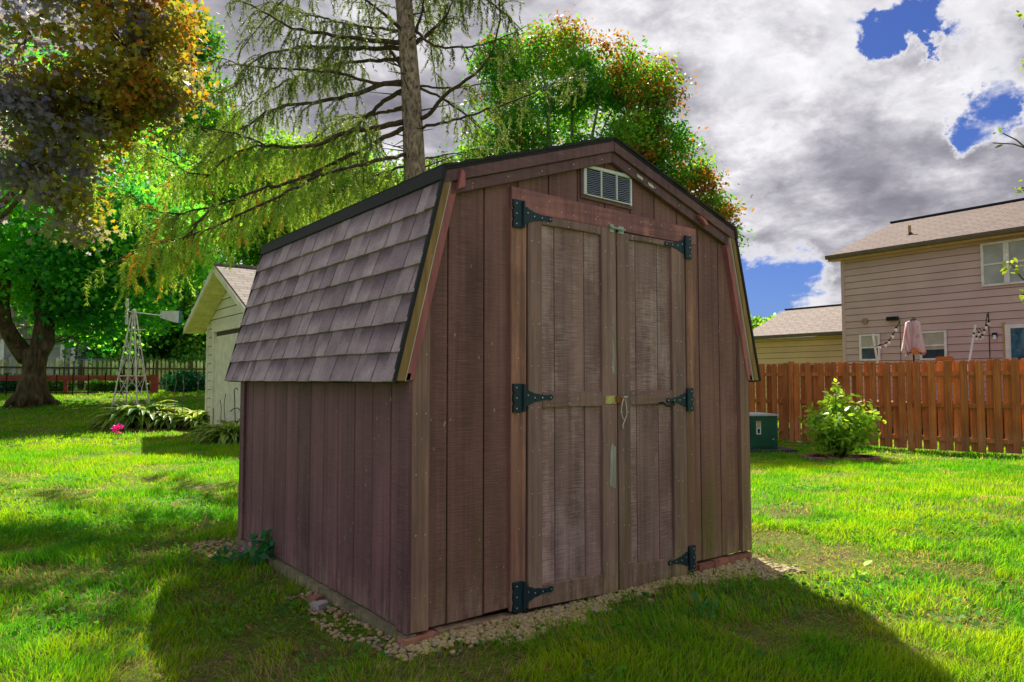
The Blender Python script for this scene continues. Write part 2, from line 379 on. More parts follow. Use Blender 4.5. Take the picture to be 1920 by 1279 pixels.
M['grass'] = leaf_mat('grass_blades', 0.55, 0.6, 1.50, 0.15)
M['plant'] = leaf_mat('plant_leaves', 0.45, 0.4, 1.6)

# ------------------------------------------------------------------ ground
def ground():
    Ds = np.concatenate([np.arange(-12, 2, 1.0), np.arange(2, 30, 0.35), np.geomspace(30, 900, 22)])
    Ls = np.concatenate([-np.geomspace(900, 26, 16), np.arange(-25, 25.1, 0.5), np.geomspace(26, 900, 16)])
    DD, LL = np.meshgrid(Ds, Ls, indexing='ij')
    X = CAM.x + DD * FW.x + LL * RT.x; Y = CAM.y + DD * FW.y + LL * RT.y
    V = np.stack([X, Y, G(X, Y)], -1).reshape(-1, 3); nl = len(Ls)
    i, j = np.meshgrid(np.arange(len(Ds) - 1), np.arange(nl - 1), indexing='ij'); a = (i * nl + j).ravel()
    F = np.stack([a, a + 1, a + nl + 1, a + nl], 1)
    m, g = new_mat('lawn_ground'); p = pos(g)
    n1 = g.noise(p, 0.55, 5, 0.6); n2 = g.noise(p, 28, 6, 0.7); n3 = g.noise(p, 2.2, 5, 0.6); n4 = g.noise(p, 120, 4, 0.7)
    c = g.ramp(n2, [(0.3, (0.018, 0.040, 0.004)), (0.5, (0.085, 0.19, 0.010)), (0.7, (0.20, 0.34, 0.014))])
    c = g.mix(g.ramp(n1, [(0.35, (0, 0, 0)), (0.65, (0.5, 0.5, 0.5))]), c, (0.19, 0.28, 0.014))
    c = g.mix(g.ramp(n3, [(0.52, (0, 0, 0)), (0.66, (0.85, 0.85, 0.85))]), c, g.ramp(n4, [(0.38, (0.05, 0.032, 0.02)), (0.62, (0.30, 0.22, 0.13))]))
    bn = g.n('ShaderNodeBump', {'Strength': 0.7, 'Distance': 0.05, 'Height': n2}).outputs[0]
    finish(g, g.n('ShaderNodeBsdfPrincipled', {'Base Color': c, 'Roughness': 0.9, 'Specular IOR Level': 0.1, 'Normal': bn}).outputs[0])
    o = np_mesh('ground', V, F, None, m, None, 'structure'); o.data.polygons.foreach_set('use_smooth', [True] * len(o.data.polygons))
    return o
ground()

# ------------------------------------------------------------------ the shed
SW, SL = 2.44, 2.34; RO = 0.04
E0 = (-0.108, 1.07); B0 = (0.140, 2.028); RG = (1.22, 2.385); B1 = (2.30, 2.028); E1 = (2.548, 1.07)
PROF = [E0, B0, RG, B1, E1]
def roofz(x):
    for (a, b) in zip(PROF[:-1], PROF[1:]):
        if a[0] <= x <= b[0]: return a[1] + (b[1] - a[1]) * (x - a[0]) / (b[0] - a[0])
    return 1.07
shed = thing('garden_shed', (0, 0, 0), 'brown gambrel-roofed wooden shed with double doors and grey shingles on the lawn', 'shed')
body = shed
def clip_strip(x0, x1, z0, drop=0.03):
    xs = sorted([x0, x1] + [p[0] for p in PROF if x0 < p[0] < x1])
    return [(x0, z0), (x1, z0)] + [(x, roofz(x) - drop) for x in reversed(xs)]
# front wall
fw_ = MB().prism([(0.0, 0.0), (SW, 0.0), (SW, roofz(SW) - 0.035), (B1[0], B1[1] - 0.035), (RG[0], RG[1] - 0.035), (B0[0], B0[1] - 0.035), (0.0, roofz(0.0) - 0.035)], 'y', 0.012, 0.03).build('front_wall', M['groove'], shed)
gx = [0.0, 0.190, 0.390, 0.59, 0.79, 0.99, 1.19, 1.39, 1.59, 1.79, 1.985, 2.180, 2.360, SW]
for a, b in zip(gx[:-1], gx[1:]):
    hg = 0.0035
    segs = [(a + (hg if a > 0 else 0), b - (hg if b < SW else 0))]
    for (x0, x1) in segs:
        z0 = random.uniform(0.0, 0.008)
        inner = x0 > 0.5 and x1 < 1.96
        if inner or (a < 0.56 < b and False): z0 = 1.93
        if abs(a - 0.39) < 1e-6:
            MB().prism(clip_strip(x0, 0.545, z0), 'y', 0.0, 0.012, 0.003).build('siding_board', M['siding'], fw_)
            MB().prism(clip_strip(0.545, x1, 1.93), 'y', 0.0, 0.012).build('siding_board', M['siding'], fw_); continue
        if abs(a - 1.79) < 1e-6:
            MB().prism(clip_strip(x0, 1.925, 1.93), 'y', 0.0, 0.012).build('siding_board', M['siding'], fw_)
            MB().prism(clip_strip(1.925, x1, z0), 'y', 0.0, 0.012, 0.003).build('siding_board', M['siding'], fw_); continue
        MB().prism(clip_strip(x0, x1, z0), 'y', 0.0, 0.012, 0.003).build('siding_board', M['siding'], fw_)
# side walls (left faces the camera), back wall
lw = MB().box(0.012, 0.03, 0.03, SL - 0.03, 0.0, roofz(0.012) - 0.035).build('side_wall', M['backing'], shed)
gy = [0.0, 0.175, 0.355, 0.548, 0.740, 0.925, 1.110, 1.297, 1.485, 1.680, 1.880, 2.110, SL]
for a, b in zip(gy[:-1], gy[1:]):
    MB().prism([(a + 0.003, random.uniform(0, 0.006)), (b - 0.003, random.uniform(0, 0.006)), (b - 0.003, 1.40), (a + 0.003, 1.40)], 'x', 0.0, 0.012, 0.003).build('siding_board', M['siding_side'], lw)
rw = MB().box(SW - 0.03, SW - 0.012, 0.03, SL - 0.03, 0.0, roofz(0.012) - 0.035).build('side_wall', M['backing'], shed)
for a, b in zip(gy[:-1], gy[1:]):
    MB().prism([(a + 0.003, 0.0), (b - 0.003, 0.0), (b - 0.003, 1.40), (a + 0.003, 1.40)], 'x', SW, SW - 0.012, 0.003).build('siding_board', M['siding_side'], rw)
MB().prism([(0.0, 0.0), (SW, 0.0), (SW, roofz(SW) - 0.035), (B1[0], B1[1] - 0.035), (RG[0], RG[1] - 0.035), (B0[0], B0[1] - 0.035), (0.0, roofz(0.0) - 0.035)], 'y', SL - 0.03, SL).build('back_wall', M['siding'], shed)

# corner posts
def rake_x(z, off=0.0):      # x of the left steep roof edge at height z
    return E0[0] + (B0[0] - E0[0]) * (z - E0[1]) / (B0[1] - E0[1]) + off
MB().prism([(-0.004, 0.004), (0.088, 0.0), (0.088, 1.45), (0.060, 1.45), (-0.004, 1.20)], 'y', -0.020, 0.0, 0.004).build('corner_post', M['post'], shed)
MB().box(-0.018, 0.0, -0.0195, 0.076, 0.002, 1.10).build('corner_board', M['siding_side'], shed)
MB().box(-0.016, 0.0, SL - 0.085, SL + 0.0, 0.002, 1.10).build('corner_board', M['siding_side'], shed)
MB().prism([(SW + 0.002, 0.004), (SW - 0.072, 0.0), (SW - 0.072, 1.45), (SW - 0.060, 1.45), (SW + 0.002, 1.20)], 'y', -0.020, 0.0, 0.004).build('corner_post', M['post'], shed)
MB().box(SW, SW + 0.018, -0.0195, 0.08, 0.002, 1.10).build('corner_board', M['post'], shed)

# roof: four slabs, drip edges, shingles
roof = MB()
def offs(poly, d):
    """offset open profile inwards (down) by d"""
    out = []
    for i, p in enumerate(poly):
        ns = []
        for a, b in ((i - 1, i), (i, i + 1)):
            if a < 0 or b >= len(poly): continue
            e = Vector(poly[b]) - Vector(poly[a]); e.normalize(); ns.append(Vector((e.y, -e.x)))
        k = sum(ns, Vector((0, 0))); k = k / (k.dot(ns[0])) if len(ns) > 1 else ns[0]
        out.append((p[0] + k.x * d, p[1] + k.y * d))
    return out
in0 = offs(PROF, 0.012); in1 = offs(PROF, 0.030)
for i in range(4):
    roof.prism([in0[i], in0[i + 1], in1[i + 1], in1[i]], 'y', -RO + 0.006, SL + RO - 0.006)
roof = roof.build('roof', M['dark'], shed)
# soffit/underside edge boards along the eaves
MB().prism([(-0.100, 1.070), (-0.022, 1.070), (-0.012, 1.105), (-0.090, 1.105)], 'y', -RO + 0.01, SL + RO - 0.01).build('eave_board', M['siding_side'], roof)
MB().prism([(SW + 0.100, 1.070), (SW + 0.022, 1.070), (SW + 0.012, 1.105), (SW + 0.090, 1.105)], 'y', -RO + 0.01, SL + RO - 0.01).build('eave_board', M['siding_side'], roof)
def drip(a, b, y, parent, w_=0.013):
    pa, pb = Vector(a), Vector(b); e = (pb - pa).normalized(); nn = Vector((e.y, -e.x))
    o1 = pa - nn * 0.003; o2 = pb - nn * 0.003; i2 = pb + nn * w_; i1 = pa + nn * w_
    MB().prism([tuple(o1), tuple(o2), tuple(i2), tuple(i1)], 'y', y, y + (0.016 if y < 1 else -0.016)).build('drip_edge', M['black'], parent)
for (a, b) in zip(PROF[:-1], PROF[1:]): drip(a, b, -RO - 0.010, roof); drip(a, b, SL + RO + 0.010, roof)
# top slopes: shingle slabs with uneven curled edge along the rake
for (a, b) in ((B0, RG), (RG, B1)):
    n = 9
    for k in range(n):
        t0, t1 = k / n, (k + 1) / n
        pa = Vector(a).lerp(Vector(b), t0); pb = Vector(a).lerp(Vector(b), t1); e = (pb - pa).normalized(); up = Vector((-e.y, e.x))
        up = up if up.y > 0 else -up; hi = 0.016; lo = 0.005
        h0, h1 = (hi, lo) if a == B0 else (lo, hi)
        j = random.uniform(0, 0.008)
        MB().prism([tuple(pa), tuple(pb), tuple(pb + up * h1), tuple(pa + up * h0)], 'y', -RO - 0.012 - j, SL + RO + 0.012).build('shingle_course', M['black'], roof)
# steep slopes: flashing + seven courses of laminated tabs
def unit_tab(two):
    me = bpy.data.meshes.new('shingle_tab' + ('_shadow' if two else ''))
    vs = []; 
    for s_, t in ((0, 1.0), (0.5, 0.62), (1, 0.25)):
        for y in (0, 1): vs += [(y, s_, t)]
    for s_ in (0, 0.5, 1):
        for y in (0, 1): vs += [(y, s_, 0)]
    fs = [(0, 1, 3, 2), (2, 3, 5, 4), (6, 8, 9, 7), (8, 10, 11, 9), (0, 6, 7, 1), (4, 5, 11, 10), (0, 2, 8, 6), (2, 4, 10, 8), (1, 7, 9, 3), (3, 9, 11, 5)]
    me.from_pydata(vs, [], fs); me.materials.append(M['shingle']); me.materials.append(M['shingle_dark'])
    if two: me.polygons[1].material_index = 1
    return me
TAB, TAB2 = unit_tab(False), unit_tab(True)
TAB3 = TAB2.copy(); TAB3.polygons[0].material_index = 1
slope = math.hypot(B0[0] - E0[0], B0[1] - E0[1]); ROWS = 7; EXP = (slope - 0.062) / ROWS
def courses(a, b, side):
    a = Vector((a[0], 0, a[1])); b = Vector((b[0], 0, b[1])); e = (b - a).normalized()
    yv = Vector((0, 1, 0)); nn = e.cross(yv) * (1 if side < 0 else -1)
    if nn.z < 0: nn = -nn
    base = a - nn * 0.011
    for r in range(ROWS):
        y = -RO - 0.004 - random.uniform(0, 0.10); yend = SL + RO + 0.004; k = random.randint(0, 1)
        while y < yend - 0.01:
            w1 = random.choice((0.06, 0.085, 0.105, 0.125, 0.14, 0.16)) * random.uniform(0.9, 1.1)
            y0 = max(y, -RO - 0.004); y1 = min(y + w1, yend); y += w1; k += 1
            if y1 - y0 < 0.012: continue
            th = 0.020 if k % 2 else 0.0155
            dr = random.uniform(-0.002, 0.002)
            me = TAB
            S = e * (EXP + 0.004); W_ = yv * (y1 - y0 - 0.004); N_ = nn * th
            O = base + e * (r * EXP + dr - 0.001) + yv * y0
            Mx = Matrix(((W_.x, S.x, N_.x, O.x), (W_.y, S.y, N_.y, O.y), (W_.z, S.z, N_.z, O.z), (0, 0, 0, 1)))
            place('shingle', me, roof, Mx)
    f0 = base + e * (ROWS * EXP); f1 = base + e * (slope - 0.001)
    MB().prism([(f0.x, f0.z), (f1.x, f1.z), ((f1 + nn * 0.024).x, (f1 + nn * 0.024).z), ((f0 + nn * 0.017).x, (f0 + nn * 0.017).z)], 'y', -RO - 0.012, SL + RO + 0.01).build('flashing', M['black'], roof)
courses(E0, B0, -1); courses(E1, B1, 1)

# gable fascia: two stacked bands per slope, plus rake boards on the steep parts
def band(a, b, d0_, d1_, y0, y1, mat, name, parent=shed, miter=None):
    """board under the roof line a-b between perpendicular depths; ends cut vertically"""
    sl = (b[1] - a[1]) / (b[0] - a[0]); k = math.sqrt(1 + sl * sl)
    poly = [(a[0], a[1] - d1_ * k), (b[0], b[1] - d1_ * k), (b[0], b[1] - d0_ * k), (a[0], a[1] - d0_ * k)]
    MB().prism(poly, 'y', y0, y1, 0.0025).build(name, mat, parent)
band(B0, (1.2185, RG[1]), 0.013, 0.067, -RO - 0.006, 0.0, M['fascia'], 'fascia_board')
band((1.2215, RG[1]), B1, 0.013, 0.067, -RO - 0.006, 0.0, M['fascia'], 'fascia_board')
band((0.185, B0[1] + 0.0149), (1.2185, RG[1]), 0.068, 0.122, -RO + 0.008, 0.0, M['fascia'], 'trim_board')
band((1.2215, RG[1]), (2.25, B1[1] + 0.0165), 0.068, 0.122, -RO + 0.008, 0.0, M['fascia'], 'trim_board')
# bare patches where the paint has flaked on the right trim
for (u, d) in ((0.20, 0.098), (0.285, 0.100)):
    x = 1.22 + u * 1.08; z = roofz(x) - d * 1.05
    MB().prism([(x - 0.026, z + 0.018), (x + 0.022, z + 0.002), (x + 0.024, z - 0.014), (x - 0.02, z - 0.002)], 'y', -RO + 0.0055, -RO + 0.0085).build('bare_patch', M['caulk'], shed)
def steep(side):
    f = (lambda x: x) if side < 0 else (lambda x: SW - x)
    z0, z1 = 1.072, 1.985
    def X(z, o): return f(rake_x(z) + o)
    MB().prism([(X(z0, 0.014), z0), (X(z0, 0.058), z0), (X(z1, 0.050), z1), (X(z1, 0.014), z1)], 'y', -RO - 0.004, 0.0, 0.0025).build('rake_board', M['rake_olive'], shed)
    MB().prism([(X(z0, 0.059), z0), (X(z0, 0.0645), z0), (X(z1, 0.0565), z1), (X(z1, 0.051), z1)], 'y', -RO + 0.003, 0.0).build('caulk_line', M['caulk'], shed)
    MB().prism([(X(z0, 0.0655), z0 + 0.002), (X(z0, 0.108), z0 + 0.002), (X(z1 - 0.03, 0.100), z1 - 0.03), (X(z1, 0.0575), z1)], 'y', -RO + 0.010, 0.0, 0.0025).build('trim_board', M['rake_red'], shed)
steep(-1); steep(1)
# torn end of trim at the upper left
MB().prism([(0.205, 1.935), (0.245, 1.955), (0.24, 2.02), (0.222, 2.03)], 'y', -0.062, -0.034, 0.002).build('split_end', M['rake_red'], shed)
MB().prism([(1.93, 2.065), (1.99, 2.045), (2.02, 2.015), (1.99, 2.01), (1.94, 2.05)], 'y', -0.060, -0.036, 0.002).build('split_end', M['rake_red'], shed)

# door surround
MB().prism([(0.535, 1.897), (1.937, 1.885), (1.940, 1.985), (0.537, 2.013)], 'y', -0.024, 0.0, 0.003).build('head_board', M['head'], shed)
MB().prism([(0.532, -0.008), (0.620, -0.008), (0.630, 1.895), (0.535, 1.896)], 'y', -0.022, 0.0, 0.003).build('jamb', M['jamb'], shed)
MB().prism([(1.822, -0.035), (1.905, -0.035), (1.936, 1.884), (1.842, 1.884)], 'y', -0.022, 0.0, 0.003).build('jamb', M['jamb'], shed)
MB().box(0.63, 1.83, 0.0125, 0.02, 0.0, 1.93).build('door_opening', M['dark'], shed)
def door(xs, ztop, zb, handed):
    """xs: outer, inner panel edges, outer; stiles, rails and boarded panels"""
    x0, x1, x2, x3 = xs
    d = MB().box(x0 + 0.012, x3 - 0.012, 0.004, 0.011, zb[0] + 0.02, ztop - 0.01).build('door', M['dark'], shed)
    zl = lambda x: zb[0] + (zb[1] - zb[0]) * (x - x0) / (x3 - x0)
    def st(a, b): MB().prism([(a, zl(a)), (b, zl(b)), (b, ztop), (a, ztop)], 'y', -0.030, 0.003, 0.003).build('stile', M['stile'], d)
    st(x0, x1); st(x2, x3)
    e = 0.0015
    for (z0, z1) in ((zl, 0.078), (0.938, 1.017), (1.848, ztop)):
        if callable(z0): poly = [(x1 + e, z0(x1)), (x2 - e, z0(x2)), (x2 - e, z1 - 0.012), ((x1 + x2) / 2, z1), (x1 + e, z1 + 0.008)]
        else: poly = [(x1 + e, z0), ((x1 + x2) / 2, z0 + 0.004), (x2 - e, z0), (x2 - e, z1), (x1 + e, z1)]
        MB().prism(poly, 'y', -0.029, 0.003, 0.003).build('rail', M['rail'], d)
    gr = (0.815, 1.02) if handed < 0 else (1.412, 1.592)
    for (z0, z1) in ((0.04, 0.95), (1.005, 1.86)):
        xx = [x1 - 0.005, gr[0], gr[1], x2 + 0.005]
        for a, b in zip(xx[:-1], xx[1:]):
            MB().prism([(a + 0.002, z0), (b - 0.002, z0), (b - 0.002, z1), (a + 0.002, z1)], 'y', -0.012, 0.003, 0.0025).build('panel_board', M['panel'], d)
    return d
dl = door((0.633, 0.720, 1.134, 1.243), 1.893, (-0.012, -0.040), -1)
dr_ = door((1.252, 1.346, 1.702, 1.820), 1.882, (-0.042, -0.050), 1)
# pale green rubbed paint and a peeled strip on the meeting stile
m_, g_ = new_mat('faded_green_paint'); p_ = pos(g_)
n_ = g_.noise(g_.scale(p_, (60, 60, 5)), 1.0, 6, 0.7)
finish(g_, g_.n('ShaderNodeBsdfPrincipled', {'Base Color': g_.ramp(n_, [(0.35, (0.20, 0.16, 0.13)), (0.52, (0.34, 0.33, 0.27)), (0.68, (0.58, 0.62, 0.54))]), 'Roughness': 0.7}).outputs[0])
M['faded'] = m_
MB().prism([(1.180, 0.52), (1.222, 0.50), (1.226, 0.72), (1.200, 0.74), (1.184, 0.70)], 'y', -0.0325, -0.0300).build('peeled_strip', M['faded'], dl)
MB().prism([(1.208, 1.12), (1.226, 1.10), (1.224, 1.44), (1.210, 1.38)], 'y', -0.0312, -0.0300).build('peeled_strip', M['faded'], dl)
# nails
def nails(pts, parent):
    mb = MB()
    for (x, z, y) in pts:
        r = random.uniform(0.0024, 0.0036); x += random.uniform(-.003, .003); z += random.uniform(-.004, .004)
        mb.tube([(x, y + 0.001, z), (x, y - 0.0016, z)], r, 6)
    mb.build('nail_heads', M['nail'], parent, kind='stuff')
pts = []
for z in np.arange(0.12, 1.9, 0.205):
    for x in (0.655, 0.698, 1.160, 1.205): pts.append((x, z, -0.0305))
nails(pts + [(x, z, -0.0295) for z in (0.02, 0.06, 0.955, 1.0, 1.862, 1.884) for x in (0.76, 0.90, 1.08)], dl)
pts = []
for z in np.arange(0.10, 1.88, 0.20):
    for x in (1.285, 1.325, 1.738, 1.775): pts.append((x, z, -0.0305))
nails(pts + [(x, z, -0.0295) for z in (0.0, 0.045, 0.955, 1.0, 1.857, 1.874) for x in (1.37, 1.52, 1.66)], dr_)
nails([(x, z, -0.0225) for z in np.arange(0.1, 1.9, 0.27) for x in (0.575, 1.87)] + [(x, 1.935 + random.uniform(-.02, .04), -0.0245) for x in np.arange(0.6, 1.92, 0.085)]
      + [(x, z, -0.0205) for z in np.arange(0.15, 1.4, 0.26) for x in (0.022, 0.066)] + [(2.40, z, -0.0205) for z in np.arange(0.15, 1.2, 0.26)]
      + [(x, roofz(x) - 0.10, -RO + 0.0075) for x in np.arange(0.3, 2.2, 0.21)], shed)
# hinges
def hinge(xp, xt, z, parent, s_=1):
    """butt plate on the jamb, tapering strap on the door"""
    h = thing_part = MB()
    xa, xb = (xp - 0.030, xp + 0.026)
    prof = [(xa, z - 0.068), (xb, z - 0.068), (xb, z + 0.068), (xa, z + 0.068), (xa - 0.000, z + 0.036), (xa + 0.007, z + 0.026), (xa, z + 0.014), (xa, z - 0.014), (xa + 0.007, z - 0.026), (xa, z - 0.036)]
    if s_ < 0: prof = [(2 * xp - p[0], p[1]) for p in prof][::-1]
    hp = MB().prism(prof, 'y', -0.0355, -0.0300 + 0.0085, 0.0012).build('hinge', M['hinge'], parent)
    MB().tube([(xp + s_ * 0.030, -0.040, z - 0.066), (xp + s_ * 0.030, -0.040, z + 0.066)], 0.0065, 8).build('knuckle', M['hinge'], hp)
    xs = xp + s_ * 0.036; L = xt - xs
    top = [(0, .038), (.10, .040), (.17, .031), (.25, .030), (.33, .022), (.5, .018), (.62, .0125), (.84, .009), (.88, .013), (.96, .013), (1.0, .006)]
    poly = [(xs + L * a, z + b) for a, b in top] + [(xs + L * a, z - b) for a, b in reversed(top)]
    MB().prism(poly, 'y', -0.0350, -0.0298, 0.001).build('strap', M['hinge'], hp)
    sc_ = MB()
    for (x, zz_) in ((xp - s_ * 0.012, z + 0.05), (xp - s_ * 0.012, z), (xp - s_ * 0.012, z - 0.05), (xs + L * .12, z + 0.012), (xs + L * .35, z), (xs + L * .62, z), (xs + L * .92, z)):
        sc_.tube([(x, -0.034, zz_), (x, -0.0375, zz_)], 0.0034, 6)
    sc_.build('screw_heads', M['nail'], hp, kind='stuff')
for z, tilt in ((1.880, 0), (0.990, 0), (0.058, 0)): hinge(0.568, 0.785, z, shed, 1)
for z in (1.862, 0.960, 0.046): hinge(1.850, 1.640, z, shed, -1)
# hasp latch with string, top bolt, pull handle
hs = MB().box(1.150, 1.232, -0.0355, -0.030, 0.950, 0.992).build('latch', M['brass'], shed)
MB().prism([(1.225, 0.955), (1.276, 0.950), (1.285, 0.975), (1.262, 0.990), (1.225, 0.988)], 'y', -0.043, -0.036).build('latch_tongue', M['rust'], hs)
MB().tube([(1.262, -0.040, 0.985), (1.262, -0.062, 0.985), (1.285, -0.062, 0.985), (1.285, -0.040, 0.985)], 0.004, 6).build('staple', M['nail'], hs)
st = [(1.268, -0.055, 0.985), (1.250, -0.058, 0.945), (1.252, -0.05, 0.905), (1.268, -0.046, 0.872), (1.285, -0.044, 0.860), (1.298, -0.045, 0.885), (1.295, -0.05, 0.925), (1.276, -0.058, 0.975)]
stg = MB().tube(st, 0.0030, 6).tube([(1.285, -0.044, 0.860), (1.272, -0.042, 0.835), (1.276, -0.042, 0.815)], 0.0035, 6).build('string_loop', M['string'])
tag(stg, 'loop of pale string hanging from the latch between the shed doors', 'string')
bt = MB().box(1.196, 1.222, -0.034, -0.030, 1.872, 1.915).box(1.26, 1.30, -0.034, -0.030, 1.872, 1.912).build('bolt', M['bolt'], shed)
MB().tube([(1.195, -0.042, 1.895), (1.300, -0.042, 1.893)], 0.006, 8).tube([(1.27, -0.042, 1.893), (1.272, -0.058, 1.880)], 0.005, 6).build('bolt_rod', M['bolt'], bt)
MB().tube([(1.575, -0.034, 0.945), (1.588, -0.052, 0.950), (1.60, -0.066, 0.930), (1.63, -0.070, 0.928), (1.665, -0.066, 0.932), (1.68, -0.052, 0.944), (1.688, -0.034, 0.95)], 0.0055, 7).build('pull_handle', simple('black_iron', (0.015, 0.015, 0.016), 0.45, 0.4), shed)

# louvred vent
v0 = (1.026, 2.055); v1 = (1.392, 2.218)
vent = MB().prism([v0, (v1[0], v0[1]), (v1[0], v1[1] - 0.02), (1.36, v1[1]), (v0[0], v1[1])], 'y', -0.004, 0.0).build('gable_vent', M['dark'], shed)
MB().prism([(v0[0], v0[1]), (v0[0] + 0.02, v0[1]), (v0[0] + 0.02, v1[1]), (v0[0], v1[1])], 'y', -0.014, -0.004, 0.002).build('vent_frame', M['white'], vent)
MB().prism([(v1[0] - 0.012, v0[1] - 0.008), (v1[0], v0[1] - 0.012), (v1[0], v1[1] - 0.022), (v1[0] - 0.012, v1[1] - 0.016)], 'y', -0.014, -0.004, 0.002).build('vent_frame', M['white'], vent)
MB().prism([(v0[0] + 0.021, v1[1] - 0.016), (v1[0] - 0.013, v1[1] - 0.018), (1.36, v1[1] + 0.002), (v0[0] + 0.021, v1[1])], 'y', -0.014, -0.004, 0.002).build('vent_frame', M['white'], vent)
MB().prism([(v0[0] + 0.021, v0[1] - 0.002), (v1[0] - 0.013, v0[1] - 0.006), (v1[0] - 0.013, v0[1] + 0.001), (v0[0] + 0.021, v0[1] + 0.005)], 'y', -0.014, -0.004, 0.001).build('vent_frame', M['white'], vent)
for x in (1.150, 1.268): MB().box(x, x + 0.009, -0.0135, -0.004, v0[1] + 0.006, v1[1] - 0.018).build('mullion', M['white'], vent)
bx = [(v0[0] + 0.021, 1.149), (1.160, 1.267), (1.278, v1[0] - 0.013)]
mb = MB()
for (a, b) in bx:
    for k in range(14):
        z = v0[1] + 0.008 + k * (v1[1] - v0[1] - 0.03) / 14; w1 = (v1[1] - v0[1] - 0.03) / 14
        ns = 6
        for q in range(ns):
            xa = a + (b - a) * q / ns; xb = a + (b - a) * (q + 1) / ns
            za = z + 0.0016 * math.sin(q * 1.1 + k); zb = z + 0.0016 * math.sin((q + 1) * 1.1 + k)
            mb.add([(xa, -0.0115, za), (xb, -0.0115, zb), (xb, -0.0055, zb + w1 * 0.75), (xa, -0.0055, za + w1 * 0.75)], [(0, 1, 2, 3)])
mb.build('louvre_slats', M['grille'], vent, kind='stuff')
MB().prism([(v0[0] - 0.02, v0[1] - 0.022), (v1[0] + 0.005, v0[1] - 0.030), (v1[0] + 0.005, v0[1] - 0.014), (v0[0] - 0.02, v0[1] - 0.006)], 'y', -0.012, 0.0, 0.002).build('vent_sill', M['fascia'], shed)
MB().prism([(v0[0] - 0.022, v0[1] - 0.004), (v0[0] - 0.003, v0[1] - 0.004), (v0[0] - 0.003, v1[1] - 0.002), (v0[0] - 0.022, v1[1] - 0.006)], 'y', -0.010, 0.0, 0.002).build('vent_casing', M['fascia'], shed)

# footing: weathered timber along the side, bricks and timber along the front
M['timber'] = wood('footing_timber', (0.085, 0.095, 0.045), (0.19, 0.185, 0.105), (0.32, 0.28, 0.19), streak=(60, 3, 60), bump=0.8, scuff=0.5, algae=0)
M['brick'] = simple('footing_brick', (0.34, 0.155, 0.10), 0.9, var=0.35, scale=14, bump=0.8, bscale=50, rnd=0.2)
ybs = [-0.02, 0.62, 1.30, SL + 0.01]
for a, b in zip(ybs[:-1], ybs[1:]):
    MB().prism([(-0.035, -0.085), (0.03, -0.085), (0.03, -0.002), (-0.030, -0.004)], 'y', a + 0.003, b - 0.003, 0.004).build('footing_timber', M['timber'], shed)
xb = 0.045
for k, wd in enumerate((0.15, 0.11)):
    pass
MB().box(-0.038, 0.125, -0.042, 0.03, -0.075, -0.012).build('footing_brick', M['brick'], shed)
MB().prism([(0.128, -0.070), (0.56, -0.082), (0.56, -0.024), (0.128, -0.006)], 'y', -0.026, 0.03, 0.003).build('footing_timber', wood('front_timber', (0.13, 0.085, 0.05), (0.24, 0.16, 0.10), (0.4, 0.25, 0.16), streak=(3, 60, 60), bump=0.9, scuff=0.5), shed)
for (a, b) in ((1.93, 2.07), (2.074, 2.20), (2.204, 2.33), (2.334, 2.45)):
    MB().box(a, b, -0.022 + random.uniform(-.006, .006), 0.03, -0.10, -0.010 + random.uniform(-.006, .002)).build('footing_brick', M['brick'], shed)
MB().box(0.57, 1.92, -0.004, 0.03, -0.09, -0.012).build('footing_timber', M['backing'], shed)

# ------------------------------------------------------------------ brown shadowbox fence on the right
M['cedar'] = wood('cedar_stain', (0.33, 0.090, 0.022), (0.54, 0.165, 0.042), (0.56, 0.27, 0.12), streak=(40, 40, 2.5), scuff=0.4, algae=0, bump=0.3, rnd=0.30, splash=0.5, stainscale=(3, 3, 1.5))
M['cap'] = simple('post_cap', (0.45, 0.44, 0.42), 0.5)
fd = Vector((0.675, -0.738))                       # direction in camera-plan (lat, D)
FU = RT * fd.x + FW * fd.y; FV = RT * 0.738 + FW * 0.675
F0 = PL(6.42, 16.3)
fence = thing('wooden_fence', (F0.x, F0.y, Gz(F0)), 'orange-brown stained board-on-board wooden fence in front of the lilac house', 'fence')
mb = MB(); hgt = 1.80; bw = 0.131
mb.prism([(-bw / 2, 0.04), (bw / 2, 0.04), (bw / 2, hgt - 0.045), (bw / 2 - 0.03, hgt), (-bw / 2 + 0.03, hgt), (-bw / 2, hgt - 0.045)], 'y', 0, 0.018, 0.002)
tmp = mb.build('fence_board', M['cedar']); BOARD = tmp.data; bpy.data.objects.remove(tmp)
span = 2.49; nb = 9; pitch = span / nb
Rf = Matrix(((FU.x, FV.x, 0, 0), (FU.y, FV.y, 0, 0), (0, 0, 1, 0), (0, 0, 0, 1)))
